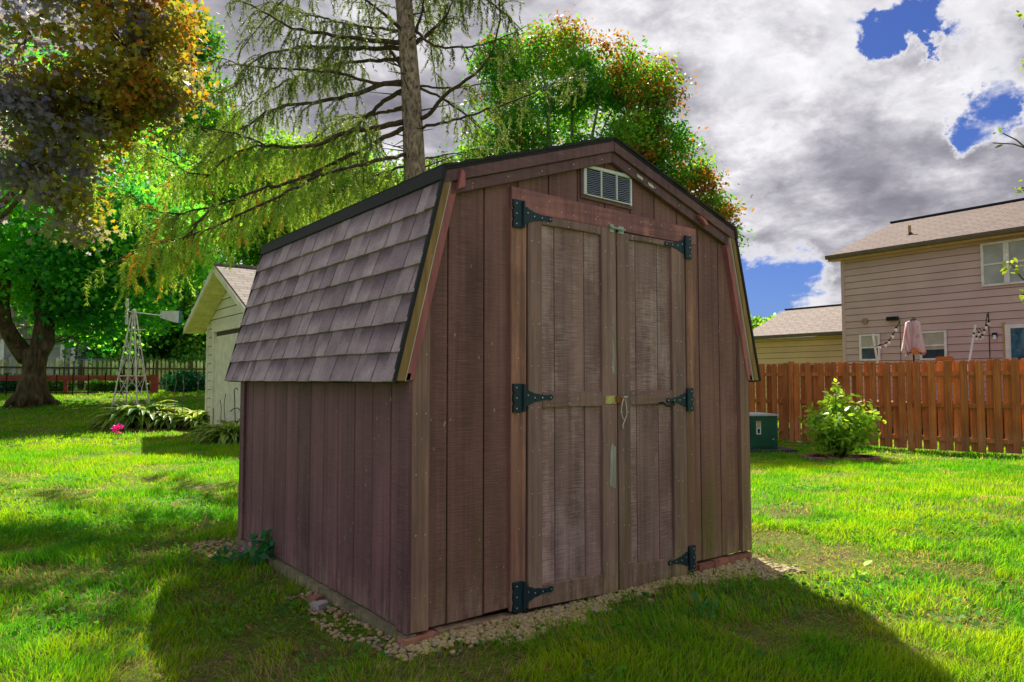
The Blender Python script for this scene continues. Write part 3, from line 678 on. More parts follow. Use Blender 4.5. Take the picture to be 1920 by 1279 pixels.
for sct in range(-3, 5):
    s0 = sct * span
    p = F0 + FU * s0; zb = Gz(p)
    q = F0 + FU * (s0 + span); zq = Gz(q)
    po = MB(p, FU, FV); po.O = Vector((p.x, p.y, zb)); po.box(-0.05, 0.05, -0.05, 0.05, -0.1, 1.83); po.build('fence_post', M['cedar'], fence)
    pc = MB(Vector((p.x, p.y, zb)), FU, FV); pc.box(-0.058, 0.058, -0.058, 0.058, 1.831, 1.85).build('post_cap', M['cap'], fence)
    for zr in (0.22, 0.88, 1.50):
        r = MB(Vector((p.x, p.y, 0)), FU, FV)
        r.add([(0.052, -0.02, zb + zr), (span - 0.052, -0.02, zq + zr), (0.052, 0.02, zb + zr), (span - 0.052, 0.02, zq + zr), (0.052, -0.02, zb + zr + 0.085), (span - 0.052, -0.02, zq + zr + 0.085), (0.052, 0.02, zb + zr + 0.085), (span - 0.052, 0.02, zq + zr + 0.085)],
              [(0, 2, 3, 1), (4, 5, 7, 6), (0, 1, 5, 4), (2, 6, 7, 3), (0, 4, 6, 2), (1, 3, 7, 5)])
        r.build('fence_rail', M['cedar'], fence)
    for k in range(nb):
        for side in (-1, 1):
            u = s0 + pitch * (k + (0.5 if side < 0 else 1.0)); b_ = F0 + FU * (u + random.uniform(-.006, .006)) + FV * (-0.040 if side < 0 else 0.022)
            if side > 0 and k == nb - 1: continue
            dz = random.uniform(-0.012, 0.012)
            place('fence_board', BOARD, fence, Matrix.Translation((b_.x, b_.y, Gz(b_) + dz)) @ Rf @ Matrix.Rotation(random.uniform(-.006, .006), 4, 'Y'))

# ------------------------------------------------------------------ the lilac two-storey house
HU = RT * 0.577 + FW * -0.816; HV = RT * 0.816 + FW * 0.577; HA = PL(10.32, 22.0)
def HP(u, n, z=0.0): p = HA + HU * u + HV * n; return Vector((p.x, p.y, z))
def HB(): return MB(Vector((HA.x, HA.y, 0)), HU, HV)
def siding_mat(name, c):
    m, g = new_mat(name); p = pos(g); r = g.n('ShaderNodeObjectInfo').outputs['Random']
    n = g.noise(p, 1.1, 6, 0.6); n2 = g.noise(g.scale(p, (3, 3, 120)), 1.0, 3)
    col = g.ramp(n, [(0.3, tuple(x * 0.9 for x in c)), (0.7, tuple(x * 1.07 for x in c))])
    col = g.mix(1.0, col, g.ramp(r, [(0, (0.95,) * 3), (1, (1.04,) * 3)]), 'MULTIPLY')
    bn = g.n('ShaderNodeBump', {'Strength': 0.15, 'Distance': 0.01, 'Height': n2}).outputs[0]
    finish(g, g.n('ShaderNodeBsdfPrincipled', {'Base Color': col, 'Roughness': 0.55, 'Specular IOR Level': 0.3, 'Normal': bn}).outputs[0]); return m
M['lilac'] = siding_mat('lilac_vinyl', (0.56, 0.42, 0.41)); M['lap'] = simple('siding_gap_painted_shade', (0.10, 0.06, 0.06), 0.9); M['beige'] = siding_mat('beige_vinyl', (0.74, 0.50, 0.32))  # 'lap' is the dark wall backing: recess shade between courses put into its colour
M['roofbrown'] = None
m, g = new_mat('brown_roof_shingles'); p = pos(g)
br = g.n('ShaderNodeTexBrick', {'Vector': g.n('ShaderNodeCombineXYZ', {0: g.n('ShaderNodeVectorMath', {0: p, 1: tuple(HU)}, operation='DOT_PRODUCT').outputs['Value'], 1: g.math('MULTIPLY', g.n('ShaderNodeSeparateXYZ', {0: p}).outputs[2], 2.4), 2: 0}).outputs[0],
     'Color1': (0.125, 0.080, 0.068, 1), 'Color2': (0.175, 0.118, 0.100, 1), 'Mortar': (0.06, 0.04, 0.032, 1), 'Scale': 1.0, 'Mortar Size': 0.022, 'Brick Width': 0.33, 'Row Height': 0.17}, offset=0.37).outputs[0]
c = g.mix(1.0, br, g.ramp(g.noise(p, 60, 3, 0.7), [(0.3, (0.75,) * 3), (0.7, (1.2,) * 3)]), 'MULTIPLY')
finish(g, g.n('ShaderNodeBsdfPrincipled', {'Base Color': c, 'Roughness': 0.9}).outputs[0]); M['roofbrown'] = m
m2 = m.copy(); m2.name = 'tan_roof_shingles'; [setattr(n.inputs[k], 'default_value', v) for n in m2.node_tree.nodes if n.bl_idname == 'ShaderNodeTexBrick' for k, v in (('Color1', (0.21, 0.165, 0.145, 1)), ('Color2', (0.27, 0.22, 0.19, 1)), ('Mortar', (0.14, 0.10, 0.09, 1)))]; M['rooftan'] = m2
M['gutter'] = simple('gutter_bronze', (0.13, 0.105, 0.075), 0.5); M['soffit'] = simple('soffit_tan', (0.45, 0.30, 0.11), 0.6)
M['win_white'] = simple('window_vinyl', (0.72, 0.72, 0.74), 0.4)
m, g = new_mat('window_glass'); p = pos(g)
gc = g.ramp(g.noise(p, 2.0, 3), [(0.35, (0.30, 0.34, 0.36)), (0.65, (0.42, 0.46, 0.48))])
finish(g, g.n('ShaderNodeBsdfPrincipled', {'Base Color': gc, 'Roughness': 0.12, 'Specular IOR Level': 0.8}).outputs[0]); M['glass_light'] = m
m, g = new_mat('window_glass_dark'); p = pos(g)
gc = g.ramp(g.noise(p, 3.0, 4), [(0.35, (0.02, 0.035, 0.05)), (0.65, (0.07, 0.09, 0.11))])
finish(g, g.n('ShaderNodeBsdfPrincipled', {'Base Color': gc, 'Roughness': 0.08, 'Specular IOR Level': 0.9}).outputs[0]); M['glass_dark'] = m
m, g = new_mat('blue_door_glass'); p = pos(g)
gc = g.ramp(g.noise(p, 4.0, 5, 0.6, 1.5), [(0.35, (0.006, 0.05, 0.10)), (0.6, (0.02, 0.14, 0.22)), (0.72, (0.10, 0.30, 0.40))])
finish(g, g.n('ShaderNodeBsdfPrincipled', {'Base Color': gc, 'Roughness': 0.1, 'Specular IOR Level': 0.8}).outputs[0]); M['glass_blue'] = m
M['blind'] = simple('window_blind', (0.42, 0.42, 0.37), 0.7)

house = thing('two_storey_house', tuple(HP(0, 0, -0.35)), 'lilac vinyl-sided two-storey house with brown shingle roof behind the fence', 'house')
HZ0, HZ1, HL, HW = -0.4, 4.84, 13.0, 7.4
HB().box(0, HL, 0.0, HW, HZ0, HZ1).build('wall', M['lap'], house)
CR = 0.203
k = 0; z = HZ0
while z < HZ1 - 0.05:
    zt = min(z + CR, HZ1)
    b_ = HB(); b_.add([(0.075, -0.030, z + 0.013), (HL, -0.030, z + 0.013), (HL, -0.009, zt), (0.075, -0.009, zt), (0.075, 0, z + 0.013), (HL, 0, z + 0.013), (HL, 0, zt), (0.075, 0, zt)],
                      [(0, 1, 2, 3), (0, 4, 5, 1), (0, 3, 7, 4), (1, 5, 6, 2), (3, 2, 6, 7)])
    b_.build('siding_board', M['lilac'], house); z += CR
HB().box(-0.03, 0.074, -0.035, 0.03, HZ0, HZ1).build('corner_trim', M['lilac'], house)
# main roof: gable ends left and right, eave along the yard side
EZ, NE, NR, RZ = 4.93, -0.32, 3.70, 6.50
ro = HB(); th = 0.12
ro.prism([(NE, EZ), (NR, RZ), (2 * NR - NE, EZ), (2 * NR - NE, EZ - th), (NR, RZ - th), (NE, EZ - th)], 'x', -0.26, HL + 0.3)
rf = ro.build('roof', M['roofbrown'], house)
HB().box(-0.27, HL + 0.3, NR - 0.12, NR + 0.12, RZ - 0.02, RZ + 0.035).build('ridge_cap', M['black'], rf)
HB().prism([(NE - 0.11, EZ - 0.11), (NE - 0.001, EZ - 0.11), (NE - 0.001, EZ + 0.005), (NE - 0.125, EZ + 0.005), (NE - 0.125, EZ - 0.05)], 'x', -0.30, HL + 0.3).build('gutter', M['gutter'], house)
HB().box(-0.26, HL + 0.3, NE, 0.0, EZ - th - 0.04, EZ - th - 0.004).build('soffit', M['soffit'], house)
HB().box(-0.26, HL + 0.3, NE - 0.02, NE - 0.002, EZ - th - 0.06, EZ - th + 0.005).build('fascia', M['soffit'], house)
pu = HP(1.55, 1.10, 0); pz = EZ + (1.10 - NE) * (RZ - EZ) / (NR - NE)
vp = MB().tube([(pu.x, pu.y, pz - 0.05), (pu.x, pu.y, pz + 0.28)], 0.045, 8).build('vent_pipe', M['soffit'], house)
MB().tube([(pu.x, pu.y, pz - 0.08), (pu.x, pu.y, pz + 0.06)], [0.15, 0.06], 8).build('flashing', M['black'], vp)
def window(u0, u1, z0, z1, parent, glass, blind=None, mull=True, low=None, n0=-0.028, split=None):
    fr = 0.055
    w0 = HB().box(u0, u1, n0 - 0.012, n0 - 0.002, z0, z1).build('window', glass, parent)
    f = HB()
    f.box(u0 - 0.01, u0 + fr, n0 - 0.05, n0 - 0.013, z0, z1); f.box(u1 - fr, u1 + 0.01, n0 - 0.05, n0 - 0.013, z0, z1)
    f.box(u0 + fr + .001, u1 - fr - .001, n0 - 0.05, n0 - 0.013, z1 - fr, z1); f.box(u0 + fr + .001, u1 - fr - .001, n0 - 0.05, n0 - 0.013, z0, z0 + fr)
    f.build('window_frame', M['win_white'], w0)
    zm = (z0 + z1) / 2
    if mull: HB().box(u0 + fr + .001, u1 - fr - .001, n0 - 0.042, n0 - 0.013, zm - 0.022, zm + 0.022).build('meeting_rail', M['win_white'], w0)
    if blind: HB().box(u0 + fr + .002, u1 - fr - .002, n0 - 0.018, n0 - 0.0125, z0 + (z1 - z0) * blind, z1 - fr - .002).build('blind', M['blind'], w0)
    return w0
window(3.91, 4.485, 3.54, 4.70, house, M['glass_light']); window(4.50, 5.07, 3.54, 4.70, house, M['glass_light'])
window(0.53, 1.14, 1.64, 2.44, house, M['glass_dark'], 0.5)
window(2.28, 2.98, 1.62, 2.44, house, M['glass_dark'], 0.36)
dr = HB().box(4.40, 5.4, -0.034, -0.026, 0.5, 2.50).build('patio_door', M['glass_blue'], house)
f = HB(); f.box(4.40, 4.52, -0.07, -0.035, 0.5, 2.50); f.box(4.521, 5.4, -0.07, -0.035, 2.40, 2.50); f.build('door_frame', M['win_white'], dr)
HB().box(4.34, 4.399, -0.05, -0.026, 0.5, 2.56).build('door_casing', M['soffit'], dr)
HB().tube([(0.71, -0.02, 2.84), (0.71, -0.09, 2.84)], 0.085, 10).build('dryer_vent', simple('vent_brown', (0.30, 0.19, 0.15), 0.7), house)

wlp = HP(4.16, -0.03, 2.2)
wl = thing('wall_lamp', tuple(wlp), 'small black and white lantern on the lilac wall left of the blue glass door', 'lamp')
HB().box(4.11, 4.21, -0.10, -0.028, 2.19, 2.30).build('lamp_back', M['dark'], wl)
HB().tube([(4.17, -0.10, 2.24), (4.17, -0.10, 2.13)], [0.035, 0.05], 8).build('lamp_shade', M['win_white'], wl)
sp = HB().box(1.40, 1.70, -0.17, -0.028, 2.80, 2.91).build('wall_speaker', simple('black_plastic', (0.012, 0.010, 0.010), 0.6))
tag(sp, 'long black speaker box fixed to the lilac wall left of the folded umbrella', 'speaker')
sp2 = HB().box(1.42, 1.68, -0.175, -0.171, 2.815, 2.895).build('speaker_grille', M['dark'], sp)

# beige attached garage, lower
gar = thing('attached_garage', tuple(HP(-2, 1.5, -0.35)), 'low beige-sided garage wing with brown roof left of the lilac house', 'garage')
HB().box(-4.40, -0.002, 1.52, 6.9, HZ0, 2.56).build('wall', M['lap'], gar)
z = HZ0
while z < 2.5:
    zt = min(z + CR, 2.56)
    b_ = HB(); b_.add([(-4.36, 1.494, z + .014), (-0.004, 1.494, z + .014), (-0.004, 1.513, zt), (-4.36, 1.513, zt), (-4.36, 1.519, z + .014), (-0.004, 1.519, z + .014), (-0.004, 1.519, zt), (-4.36, 1.519, zt)],
                      [(0, 1, 2, 3), (0, 4, 5, 1), (0, 3, 7, 4), (1, 5, 6, 2), (3, 2, 6, 7)])
    b_.build('siding_board', M['beige'], gar); z += CR
gr = HB().prism([(1.18, 2.66), (4.10, 3.86), (7.0, 2.66), (7.0, 2.55), (4.10, 3.75), (1.18, 2.55)], 'x', -4.72, -0.002).build('roof', M['rooftan'], gar)
HB().box(-4.72, -0.002, 4.0, 4.2, 3.85, 3.885).build('ridge_cap', M['black'], gr)
HB().box(-4.72, -0.002, 1.10, 1.179, 2.56, 2.665).build('gutter', M['gutter'], gar)
HB().box(-4.72, -0.002, 1.18, 1.515, 2.50, 2.545).build('soffit', M['soffit'], gar)
fl = thing('flood_light', tuple(HP(-0.55, 1.45, 2.2)), 'pair of small white flood lamps on the beige garage wall', 'lamp')
HB().box(-0.60, -0.50, 1.43, 1.493, 2.08, 2.16).build('mount', M['white'], fl)
for s_ in (-1, 1): HB().tube([(-0.55 + s_ * 0.05, 1.42, 2.12), (-0.55 + s_ * 0.16, 1.30, 2.10)], [0.035, 0.075], 8).build('flood_head', M['white'], fl)

# deck with rail behind the fence
M['deck'] = simple('deck_wood', (0.22, 0.09, 0.05), 0.8, rnd=0.1)
deck = thing('wooden_deck', tuple(HP(3, -2, 0.5)), 'raised reddish wooden deck with a rail behind the fence', 'deck')
for k in range(24): HB().box(1.0, 9.0, -3.6 + k * 0.148, -3.6 + k * 0.148 + 0.14, 0.46, 0.50).build('deck_board', M['deck'], deck)
for u in (1.1, 3.7, 6.3, 8.9):
    p = HP(u, -3.5); HB().box(u - 0.05, u + 0.05, -3.55, -3.45, Gz(p) - 0.05, 1.44).build('deck_post', M['deck'], deck)
HB().box(1.0, 9.0, -3.58, -3.42, 1.441, 1.475).build('hand_rail', M['deck'], deck)
HB().box(1.0, 9.0, -3.41, -3.38, 0.30, 0.458).build('deck_beam', M['deck'], deck)

# closed pink umbrella
ux = P(1713, 660, 17.6); UB = Vector((ux.x, ux.y, 0.50))
um = thing('patio_umbrella', tuple(UB), 'closed pale pink and white striped patio umbrella on the deck', 'umbrella')
MB().tube([(ux.x, ux.y, 0.5), (ux.x, ux.y, 2.62)], 0.02, 8).build('pole', M['dark'], um)
mb = MB(); NU = 28; rows = [(2.55, 0.07), (2.50, 0.17), (2.3, 0.20), (2.0, 0.25), (1.78, 0.29), (1.72, 0.27)]
vs = []; fs = []
for i, (z, r) in enumerate(rows):
    for k in range(NU):
        a = 2 * math.pi * k / NU; fold = 0.72 + 0.28 * math.cos(7 * a) + 0.05 * math.sin(3 * a)
        vs.append((ux.x + r * fold * math.cos(a + 0.05 * i), ux.y + r * fold * math.sin(a + 0.05 * i), z + (0.05 * math.sin(5 * a) if i > 3 else 0)))
for i in range(len(rows) - 1):
    for k in range(NU): l = (k + 1) % NU; fs.append((i * NU + k, i * NU + l, (i + 1) * NU + l, (i + 1) * NU + k))
m, g = new_mat('pink_striped_canvas'); p = pos(g)
wv = g.n('ShaderNodeTexWave', {'Vector': g.n('ShaderNodeVectorMath', {0: p, 1: tuple(-UB)}, operation='ADD').outputs[0], 'Scale': 4.5, 'Distortion': 2.0}).outputs[1]
c = g.ramp(wv, [(0.42, (0.60, 0.30, 0.31)), (0.55, (0.62, 0.52, 0.53))])
finish(g, g.n('ShaderNodeBsdfPrincipled', {'Base Color': c, 'Roughness': 0.8}).outputs[0])
mb.add(vs, fs).build('canopy', m, um, smooth=True)
MB().tube([(ux.x, ux.y, 2.56), (ux.x, ux.y, 2.61)], [0.10, 0.04], 8).build('cap', M['dark'], um)
tp = MB().tube([P(1711, 662, 17.35), P(1716, 655, 17.33), P(1722, 659, 17.35)], [0.05, 0.06, 0.03], 6).build('tie', M['cedar'], um)
# leaning white poles and string lights
for (a, b, lab) in (((1829, 610), (1811, 676), 'white pole standing on the deck beside the bunched string lights'), ((1636, 626), (1652, 676), 'white pole leaning in front of the left ground floor window')):
    D_ = 17.8 if a[0] > 1700 else 18.6
    o = MB().tube([P(a[0], a[1], D_), P(b[0], b[1] + 40, D_)], 0.028, 7).build('white_pole', M['win_white']); tag(o, lab, 'pole')
M['bulb'] = simple('bulb_glass', (0.75, 0.72, 0.70), 0.15)
def string_lights(pts, drops, lab, D_):
    t = thing('string_lights', tuple(P(*pts[0], D_)), lab, 'lights')
    MB().tube([P(x, y, D_) for x, y in pts], 0.010, 5).build('cable', M['dark'], t)
    for (x, y) in drops:
        c = P(x, y, D_ - 0.02); 
        s_ = MB().tube([c + Vector((0, 0, 0.05)), c], 0.022, 6).build('bulb_socket', M['dark'], t)
        MB().ball(tuple(c + Vector((0, 0, -0.04))), (0.035, 0.035, 0.05), 7, 5).build('bulb', M['bulb'], t)
string_lights([(1686, 603), (1680, 618), (1674, 628), (1666, 640), (1661, 644), (1648, 648), (1640, 650)], [(1680, 616), (1674, 629), (1667, 640), (1661, 645), (1650, 649)], 'string of bulbs drooping from the black wall speaker to the left pole', 18.4)
string_lights([(1829, 612), (1833, 620), (1837, 616), (1841, 622), (1846, 622), (1848, 610), (1851, 588), (1855, 604), (1846, 620)], [(1826, 627), (1831, 633), (1835, 625), (1838, 634), (1842, 630), (1845, 621), (1849, 612), (1854, 605)], 'bunched string of bulbs hanging at the top of the right deck pole', 17.8)
for x, y0, y1, lab in ((1687, 600, 680, 'thin black cable running down the lilac wall left of the umbrella'), (1853, 585, 680, 'thin black cable running down the lilac wall near the wall lamp')):
    a = P(x, y0, 18.7 if x > 1700 else 20.3); o = MB().tube([a, Vector((a.x, a.y, 0.5))], 0.010, 5).build('cable', M['dark']); tag(o, lab, 'cable')
ch = P(1771, 668, 16.7)
chair = thing('deck_chair', (ch.x, ch.y, 0.50), 'orange-brown chair whose back top shows above the fence right of the umbrella', 'chair')
cb = MB(Vector((ch.x, ch.y, 0)), HU, HV)
cb.prism([(-0.2, 1.0), (0.2, 1.0), (0.2, 1.56), (0.16, 1.62), (-0.16, 1.62), (-0.2, 1.56)], 'y', -0.02, 0.02).build('backrest', M['cedar'], chair)
MB(Vector((ch.x, ch.y, 0)), HU, HV).box(-0.22, 0.22, 0.03, 0.45, 0.92, 0.96).build('seat', M['cedar'], chair)
for a in (-0.2, 0.17):
    for b in (0.03, 0.42): MB(Vector((ch.x, ch.y, 0)), HU, HV).box(a, a + 0.03, b, b + 0.03, 0.5, 0.918).build('leg', M['cedar'], chair)

# ------------------------------------------------------------------ green transformer cabinet
tb = onG(4.55, 14.0); TR_ = MB
M['xfgreen'] = simple('cabinet_green', (0.014, 0.095, 0.052), 0.42, var=0.2, scale=3)
M['xftop'] = simple('cabinet_top', (0.42, 0.46, 0.46), 0.4)
TU = (RT * 0.995 + FW * 0.10).normalized(); TV = (FW * 0.995 - RT * 0.10).normalized()
xf = thing('transformer_cabinet', tuple(tb), 'dark green metal utility cabinet with white label and water-drop sign by the fence', 'cabinet')
def TB(): return MB(Vector(tb), TU, TV)
TB().box(-0.85, 1.02, -0.18, 1.0, -0.05, 0.05).build('pad', simple('concrete_pad', (0.06, 0.06, 0.06), 0.9), xf)
TB().prism([(-0.55, 0.051), (0.70, 0.051), (0.70, 0.70), (-0.55, 0.70)], 'y', 0.0, 0.85, 0.012).build('cabinet_body', M['xfgreen'], xf)
TB().box(-0.57, 0.72, -0.025, 0.87, 0.7005, 0.735).build('lid', M['xftop'], xf)
TB().box(-0.50, 0.66, -0.012, 0.0015, 0.10, 0.15).build('sill_band', M['xfgreen'], xf)
TB().box(0.128, 0.136, -0.006, 0.001, 0.17, 0.69).build('door_seam', M['dark'], xf)
lb = TB().box(0.26, 0.355, -0.006, 0.0015, 0.34, 0.60).build('label', simple('label_white', (0.72, 0.70, 0.62), 0.5), xf)
TB().box(0.263, 0.352, -0.0085, -0.0065, 0.555, 0.597).build('label_band', simple('label_orange', (0.62, 0.25, 0.03), 0.5), lb)
TB().box(0.285, 0.33, -0.0085, -0.0065, 0.365, 0.45).build('label_symbol', M['dark'], lb)
for zz_ in (0.475, 0.495, 0.515, 0.535): TB().box(0.272, 0.342, -0.0085, -0.0065, zz_, zz_ + 0.007).build('label_line', M['backing'], lb)
TB().box(-0.07, 0.025, -0.006, 0.0015, 0.565, 0.64).build('label', simple('label_yellow', (0.55, 0.56, 0.30), 0.5), xf)
dp = [(0.03 + 0.055 * math.sin(a) * (1 if math.cos(a) < 0.2 else 0.9), 0.33 - 0.06 * -math.cos(a) * -1) for a in ()]
drop = [(0.0, 0.46)] + [(0.062 * math.cos(a), 0.335 + 0.062 * math.sin(a)) for a in np.linspace(math.pi * 0.12, -math.pi * 1.12, 12)]
ds = TB().prism([(x - 0.005, z) for x, z in drop], 'y', -0.006, 0.0015).build('drop_sign', M['white'], xf)
TB().prism([(0.55 * x - 0.005, 0.335 + 0.55 * (z - 0.335)) for x, z in drop], 'y', -0.0085, -0.0065).build('drop_symbol', simple('sign_green', (0.05, 0.25, 0.12), 0.5), ds)
TB().box(0.58, 0.63, -0.006, 0.0015, 0.23, 0.26).build('label', M['grille'], xf)

# ------------------------------------------------------------------ cream garage on the left
M['cream'] = siding_mat('cream_clapboard', (0.82, 0.77, 0.64)); M['creamtrim'] = simple('cream_trim', (0.82, 0.76, 0.62), 0.6)
M['creamsoffit'] = simple('cream_soffit', (0.78, 0.68, 0.28), 0.6)
m, g = new_mat('pale_roof_shingles'); p = pos(g)
br = g.n('ShaderNodeTexBrick', {'Vector': p, 'Color1': (0.17, 0.14, 0.12, 1), 'Color2': (0.26, 0.22, 0.19, 1), 'Mortar': (0.09, 0.07, 0.06, 1), 'Scale': 1.0, 'Mortar Size': 0.012, 'Brick Width': 0.3, 'Row Height': 0.13}, offset=0.4).outputs[0]
finish(g, g.n('ShaderNodeBsdfPrincipled', {'Base Color': br, 'Roughness': 0.9}).outputs[0]); M['roofpale'] = m
GX, GY0, GY1, GZB, GZE, GZR = 2.72, 9.95, 13.90, -0.10, 2.36, 3.30
gg = thing('cream_garage', (GX, 12.1, 0), 'cream clapboard garage with pale shingle gable roof behind the shed', 'garage')
GM = (GY0 + GY1) / 2
MB().prism([(GY0, GZB), (GY1, GZB), (GY1, GZE), (GM, GZR - 0.12), (GY0, GZE)], 'x', GX, GX + 6.0).build('wall', M['lap'], gg)
z = GZB
while z < GZR - 0.3:
    zt = z + 0.19
    def yl(zz):
        if zz <= GZE: return GY0, GY1
        t = (zz - GZE) / (GZR - 0.12 - GZE); return GY0 + t * (GM - GY0), GY1 - t * (GY1 - GM)
    a0, a1 = yl(z); b0, b1 = yl(min(zt, GZR - 0.14))
    segs = [(0, 0)] 
    def lap(a0, a1, b0, b1):
        MB().add([(GX - 0.028, a0, z + .014), (GX - 0.028, a1, z + .014), (GX - 0.006, b1, zt), (GX - 0.006, b0, zt), (GX - 0.001, a0, z + .014), (GX - 0.001, a1, z + .014), (GX - 0.001, b1, zt), (GX - 0.001, b0, zt)],
                 [(0, 1, 2, 3), (0, 4, 5, 1), (0, 3, 7, 4), (1, 5, 6, 2), (3, 2, 6, 7)]).build('siding_board', M['cream'], gg)
    if z < 2.0: lap(GY1 - 0.52, GY1 - 0.09, GY1 - 0.52, GY1 - 0.09); lap(GY0 + 0.09, GY0 + 0.5, GY0 + 0.09, GY0 + 0.5)
    else: lap(a0 + 0.03, a1 - 0.03, b0 + 0.03, b1 - 0.03)
    z += 0.19
MB().box(GX - 0.035, GX + 0.05, GY1 - 0.088, GY1 + 0.02, GZB, GZE).build('corner_trim', M['creamtrim'], gg)
gd = MB().box(GX - 0.012, GX - 0.002, GY0 + 0.56, GY1 - 0.58, GZB, 2.0).build('garage_door', M['creamtrim'], gg)
for k in range(4): MB().box(GX - 0.022, GX - 0.0125, GY0 + 0.60, GY1 - 0.62, GZB + 0.03 + k * 0.52, GZB + 0.50 + k * 0.52).build('door_panel', M['creamtrim'], gd)
MB().box(GX - 0.06, GX - 0.001, GY1 - 0.66, GY1 - 0.53, GZB, 2.09).build('door_casing', M['creamtrim'], gg)
MB().box(GX - 0.06, GX - 0.001, GY0 + 0.51, GY0 + 0.64, GZB, 2.09).build('door_casing', M['creamtrim'], gg)
MB().box(GX - 0.07, GX - 0.001, GY0 + 0.51, GY1 - 0.53, 2.091, 2.22).build('door_casing', M['creamtrim'], gg)
OX = GX - 0.42
gro = MB().prism([(GY1 + 0.30, GZE - 0.10), (GM, GZR + 0.06), (GY0 - 0.30, GZE - 0.10), (GY0 - 0.30, GZE - 0.17), (GM, GZR - 0.01), (GY1 + 0.30, GZE - 0.17)], 'x', OX, GX + 6.3).build('roof', M['roofpale'], gg)
for s_ in (1, -1):
    ye = GY1 + 0.30 if s_ > 0 else GY0 - 0.30
    MB().prism([(ye, GZE - 0.26), (GM + 0.002 * s_, GZR - 0.10), (GM + 0.002 * s_, GZR + 0.02), (ye, GZE - 0.135)], 'x', OX - 0.03, OX - 0.002).build('rake_board', M['creamtrim'], gg)
    n = 9
    for k in range(n):
        t0, t1 = k / n, (k + 0.94) / n
        ya, yb_ = ye + (GM - ye) * t0, ye + (GM - ye) * t1; za, zb_ = GZE - 0.26 + (GZR - 0.11 - GZE + 0.26) * t0, GZE - 0.26 + (GZR - 0.11 - GZE + 0.26) * t1
        MB().prism([(ya, za), (yb_, zb_), (yb_, zb_ + 0.02), (ya, za + 0.02)], 'x', OX, GX - 0.027).build('soffit_board', M['creamsoffit'], gg)
MB().box(OX, GX + 6.2, GY0 - 0.41, GY0 - 0.302, GZE - 0.20, GZE - 0.09).build('gutter', M['creamtrim'], gg)
MB().box(OX, GX + 6.2, GY1 + 0.302, GY1 + 0.40, GZE - 0.20, GZE - 0.09).build('gutter', M['creamtrim'], gg)
MB().box(OX, GX + 6.3, GM - 0.06, GM + 0.06, GZR + 0.045, GZR + 0.085).build('ridge_cap', M['roofpale'], gro)

# ------------------------------------------------------------------ windmill
M['galv'] = simple('galvanised', (0.66, 0.63, 0.60), 0.5, 0.15, var=0.3, scale=12); M['vane'] = simple('vane_white', (0.66, 0.67, 0.66), 0.5); M['vblue'] = simple('vane_blue', (0.02, 0.20, 0.34), 0.5)
WL, WD = -8.55, 16.4
hub = P(251, 585, 16.4)
wm0 = onG(hub_l := (hub - CAM).dot(RT), 16.4)
wm = thing('garden_windmill', tuple(wm0), 'weathered metal ornamental windmill with white tail vane on the lawn', 'windmill')
hz = hub.z; cx, cy = hub.x, hub.y
def cpt(s_, t, r): return Vector((cx, cy, 0)) + RT * (s_ * r) + FW * (t * r)
feet = []; rbase, rtop = 0.33, 0.035
def legpt(s_, t, z):
    zb = Gz((cx, cy)); f_ = (z - zb) / (hz - 0.04 - zb); r = rbase + (rtop - rbase) * f_
    p = cpt(s_, t, r); return Vector((p.x, p.y, z))
for s_ in (-1, 1):
    for t in (-1, 1):
        f0 = legpt(s_, t, 0); MB().tube([legpt(s_, t, Gz(f0) - 0.03), legpt(s_, t, hz - 0.04)], 0.016, 6).build('leg', M['galv'], wm)
def ring(z, ext=0.0):
    ps = [legpt(a, b, z) for a, b in ((-1, -1), (1, -1), (1, 1), (-1, 1), (-1, -1))]; return ps
for z in (1.16,): MB().tube(ring(z), 0.012, 5).build('girt', M['galv'], wm)
zs = [0.45, 1.16, 2.05]
for za, zb_ in zip(zs[:-1], zs[1:]):
    for (a, b) in (((-1, -1), (1, -1)), ((1, -1), (1, 1)), ((1, 1), (-1, 1)), ((-1, 1), (-1, -1))):
        MB().tube([legpt(*a, za), legpt(*b, zb_)], 0.008, 4).build('brace', M['galv'], wm); MB().tube([legpt(*b, za), legpt(*a, zb_)], 0.008, 4).build('brace', M['galv'], wm)
pp = P(256, 618, 16.4); MB().tube([pp - RT * 0.2, pp + RT * 0.2], 0.016, 5).tube([pp - FW * 0.2, pp + FW * 0.2], 0.016, 5).build('platform', M['galv'], wm)
MB().ball(tuple(hub), (0.055, 0.055, 0.07)).build('gearbox', M['galv'], wm)
wc = hub - RT * 0.16 + Vector((0, 0, 0.01))
MB().tube([hub, wc], 0.012, 6).build('axle', M['galv'], wm)
AX = (RT * 0.88 + FW * 0.42).normalized(); B1_ = AX.cross(Vector((0, 0, 1))).normalized(); B2_ = Vector((0, 0, 1))
for k in range(12):
    a = 2 * math.pi * k / 12 + 0.1; d_ = B1_ * math.cos(a) + B2_ * math.sin(a); tt = (B1_ * -math.sin(a) + B2_ * math.cos(a)); tw = (tt * 0.85 + AX * 0.5).normalized()
    i_, o_ = 0.07, 0.30; nrm = d_.cross(tw) * 0.004
    vs = [wc + d_ * i_ - tw * 0.018, wc + d_ * i_ + tw * 0.018, wc + d_ * o_ + tw * 0.055, wc + d_ * o_ - tw * 0.055]
    vs = [v + nrm for v in vs] + [v - nrm for v in vs]
    MB().add(vs, [(0, 1, 2, 3), (7, 6, 5, 4), (0, 4, 5, 1), (1, 5, 6, 2), (2, 6, 7, 3), (3, 7, 4, 0)]).build('blade', M['vane'] if k % 4 else simple('blade_blue', (0.12, 0.22, 0.42), 0.5) if k == 0 else M['galv'], wm)
ta, tb_ = P(256, 586, 16.4), P(304, 592, 16.0)
MB().tube([ta, tb_], 0.014, 6).build('tail_boom', M['vane'], wm)
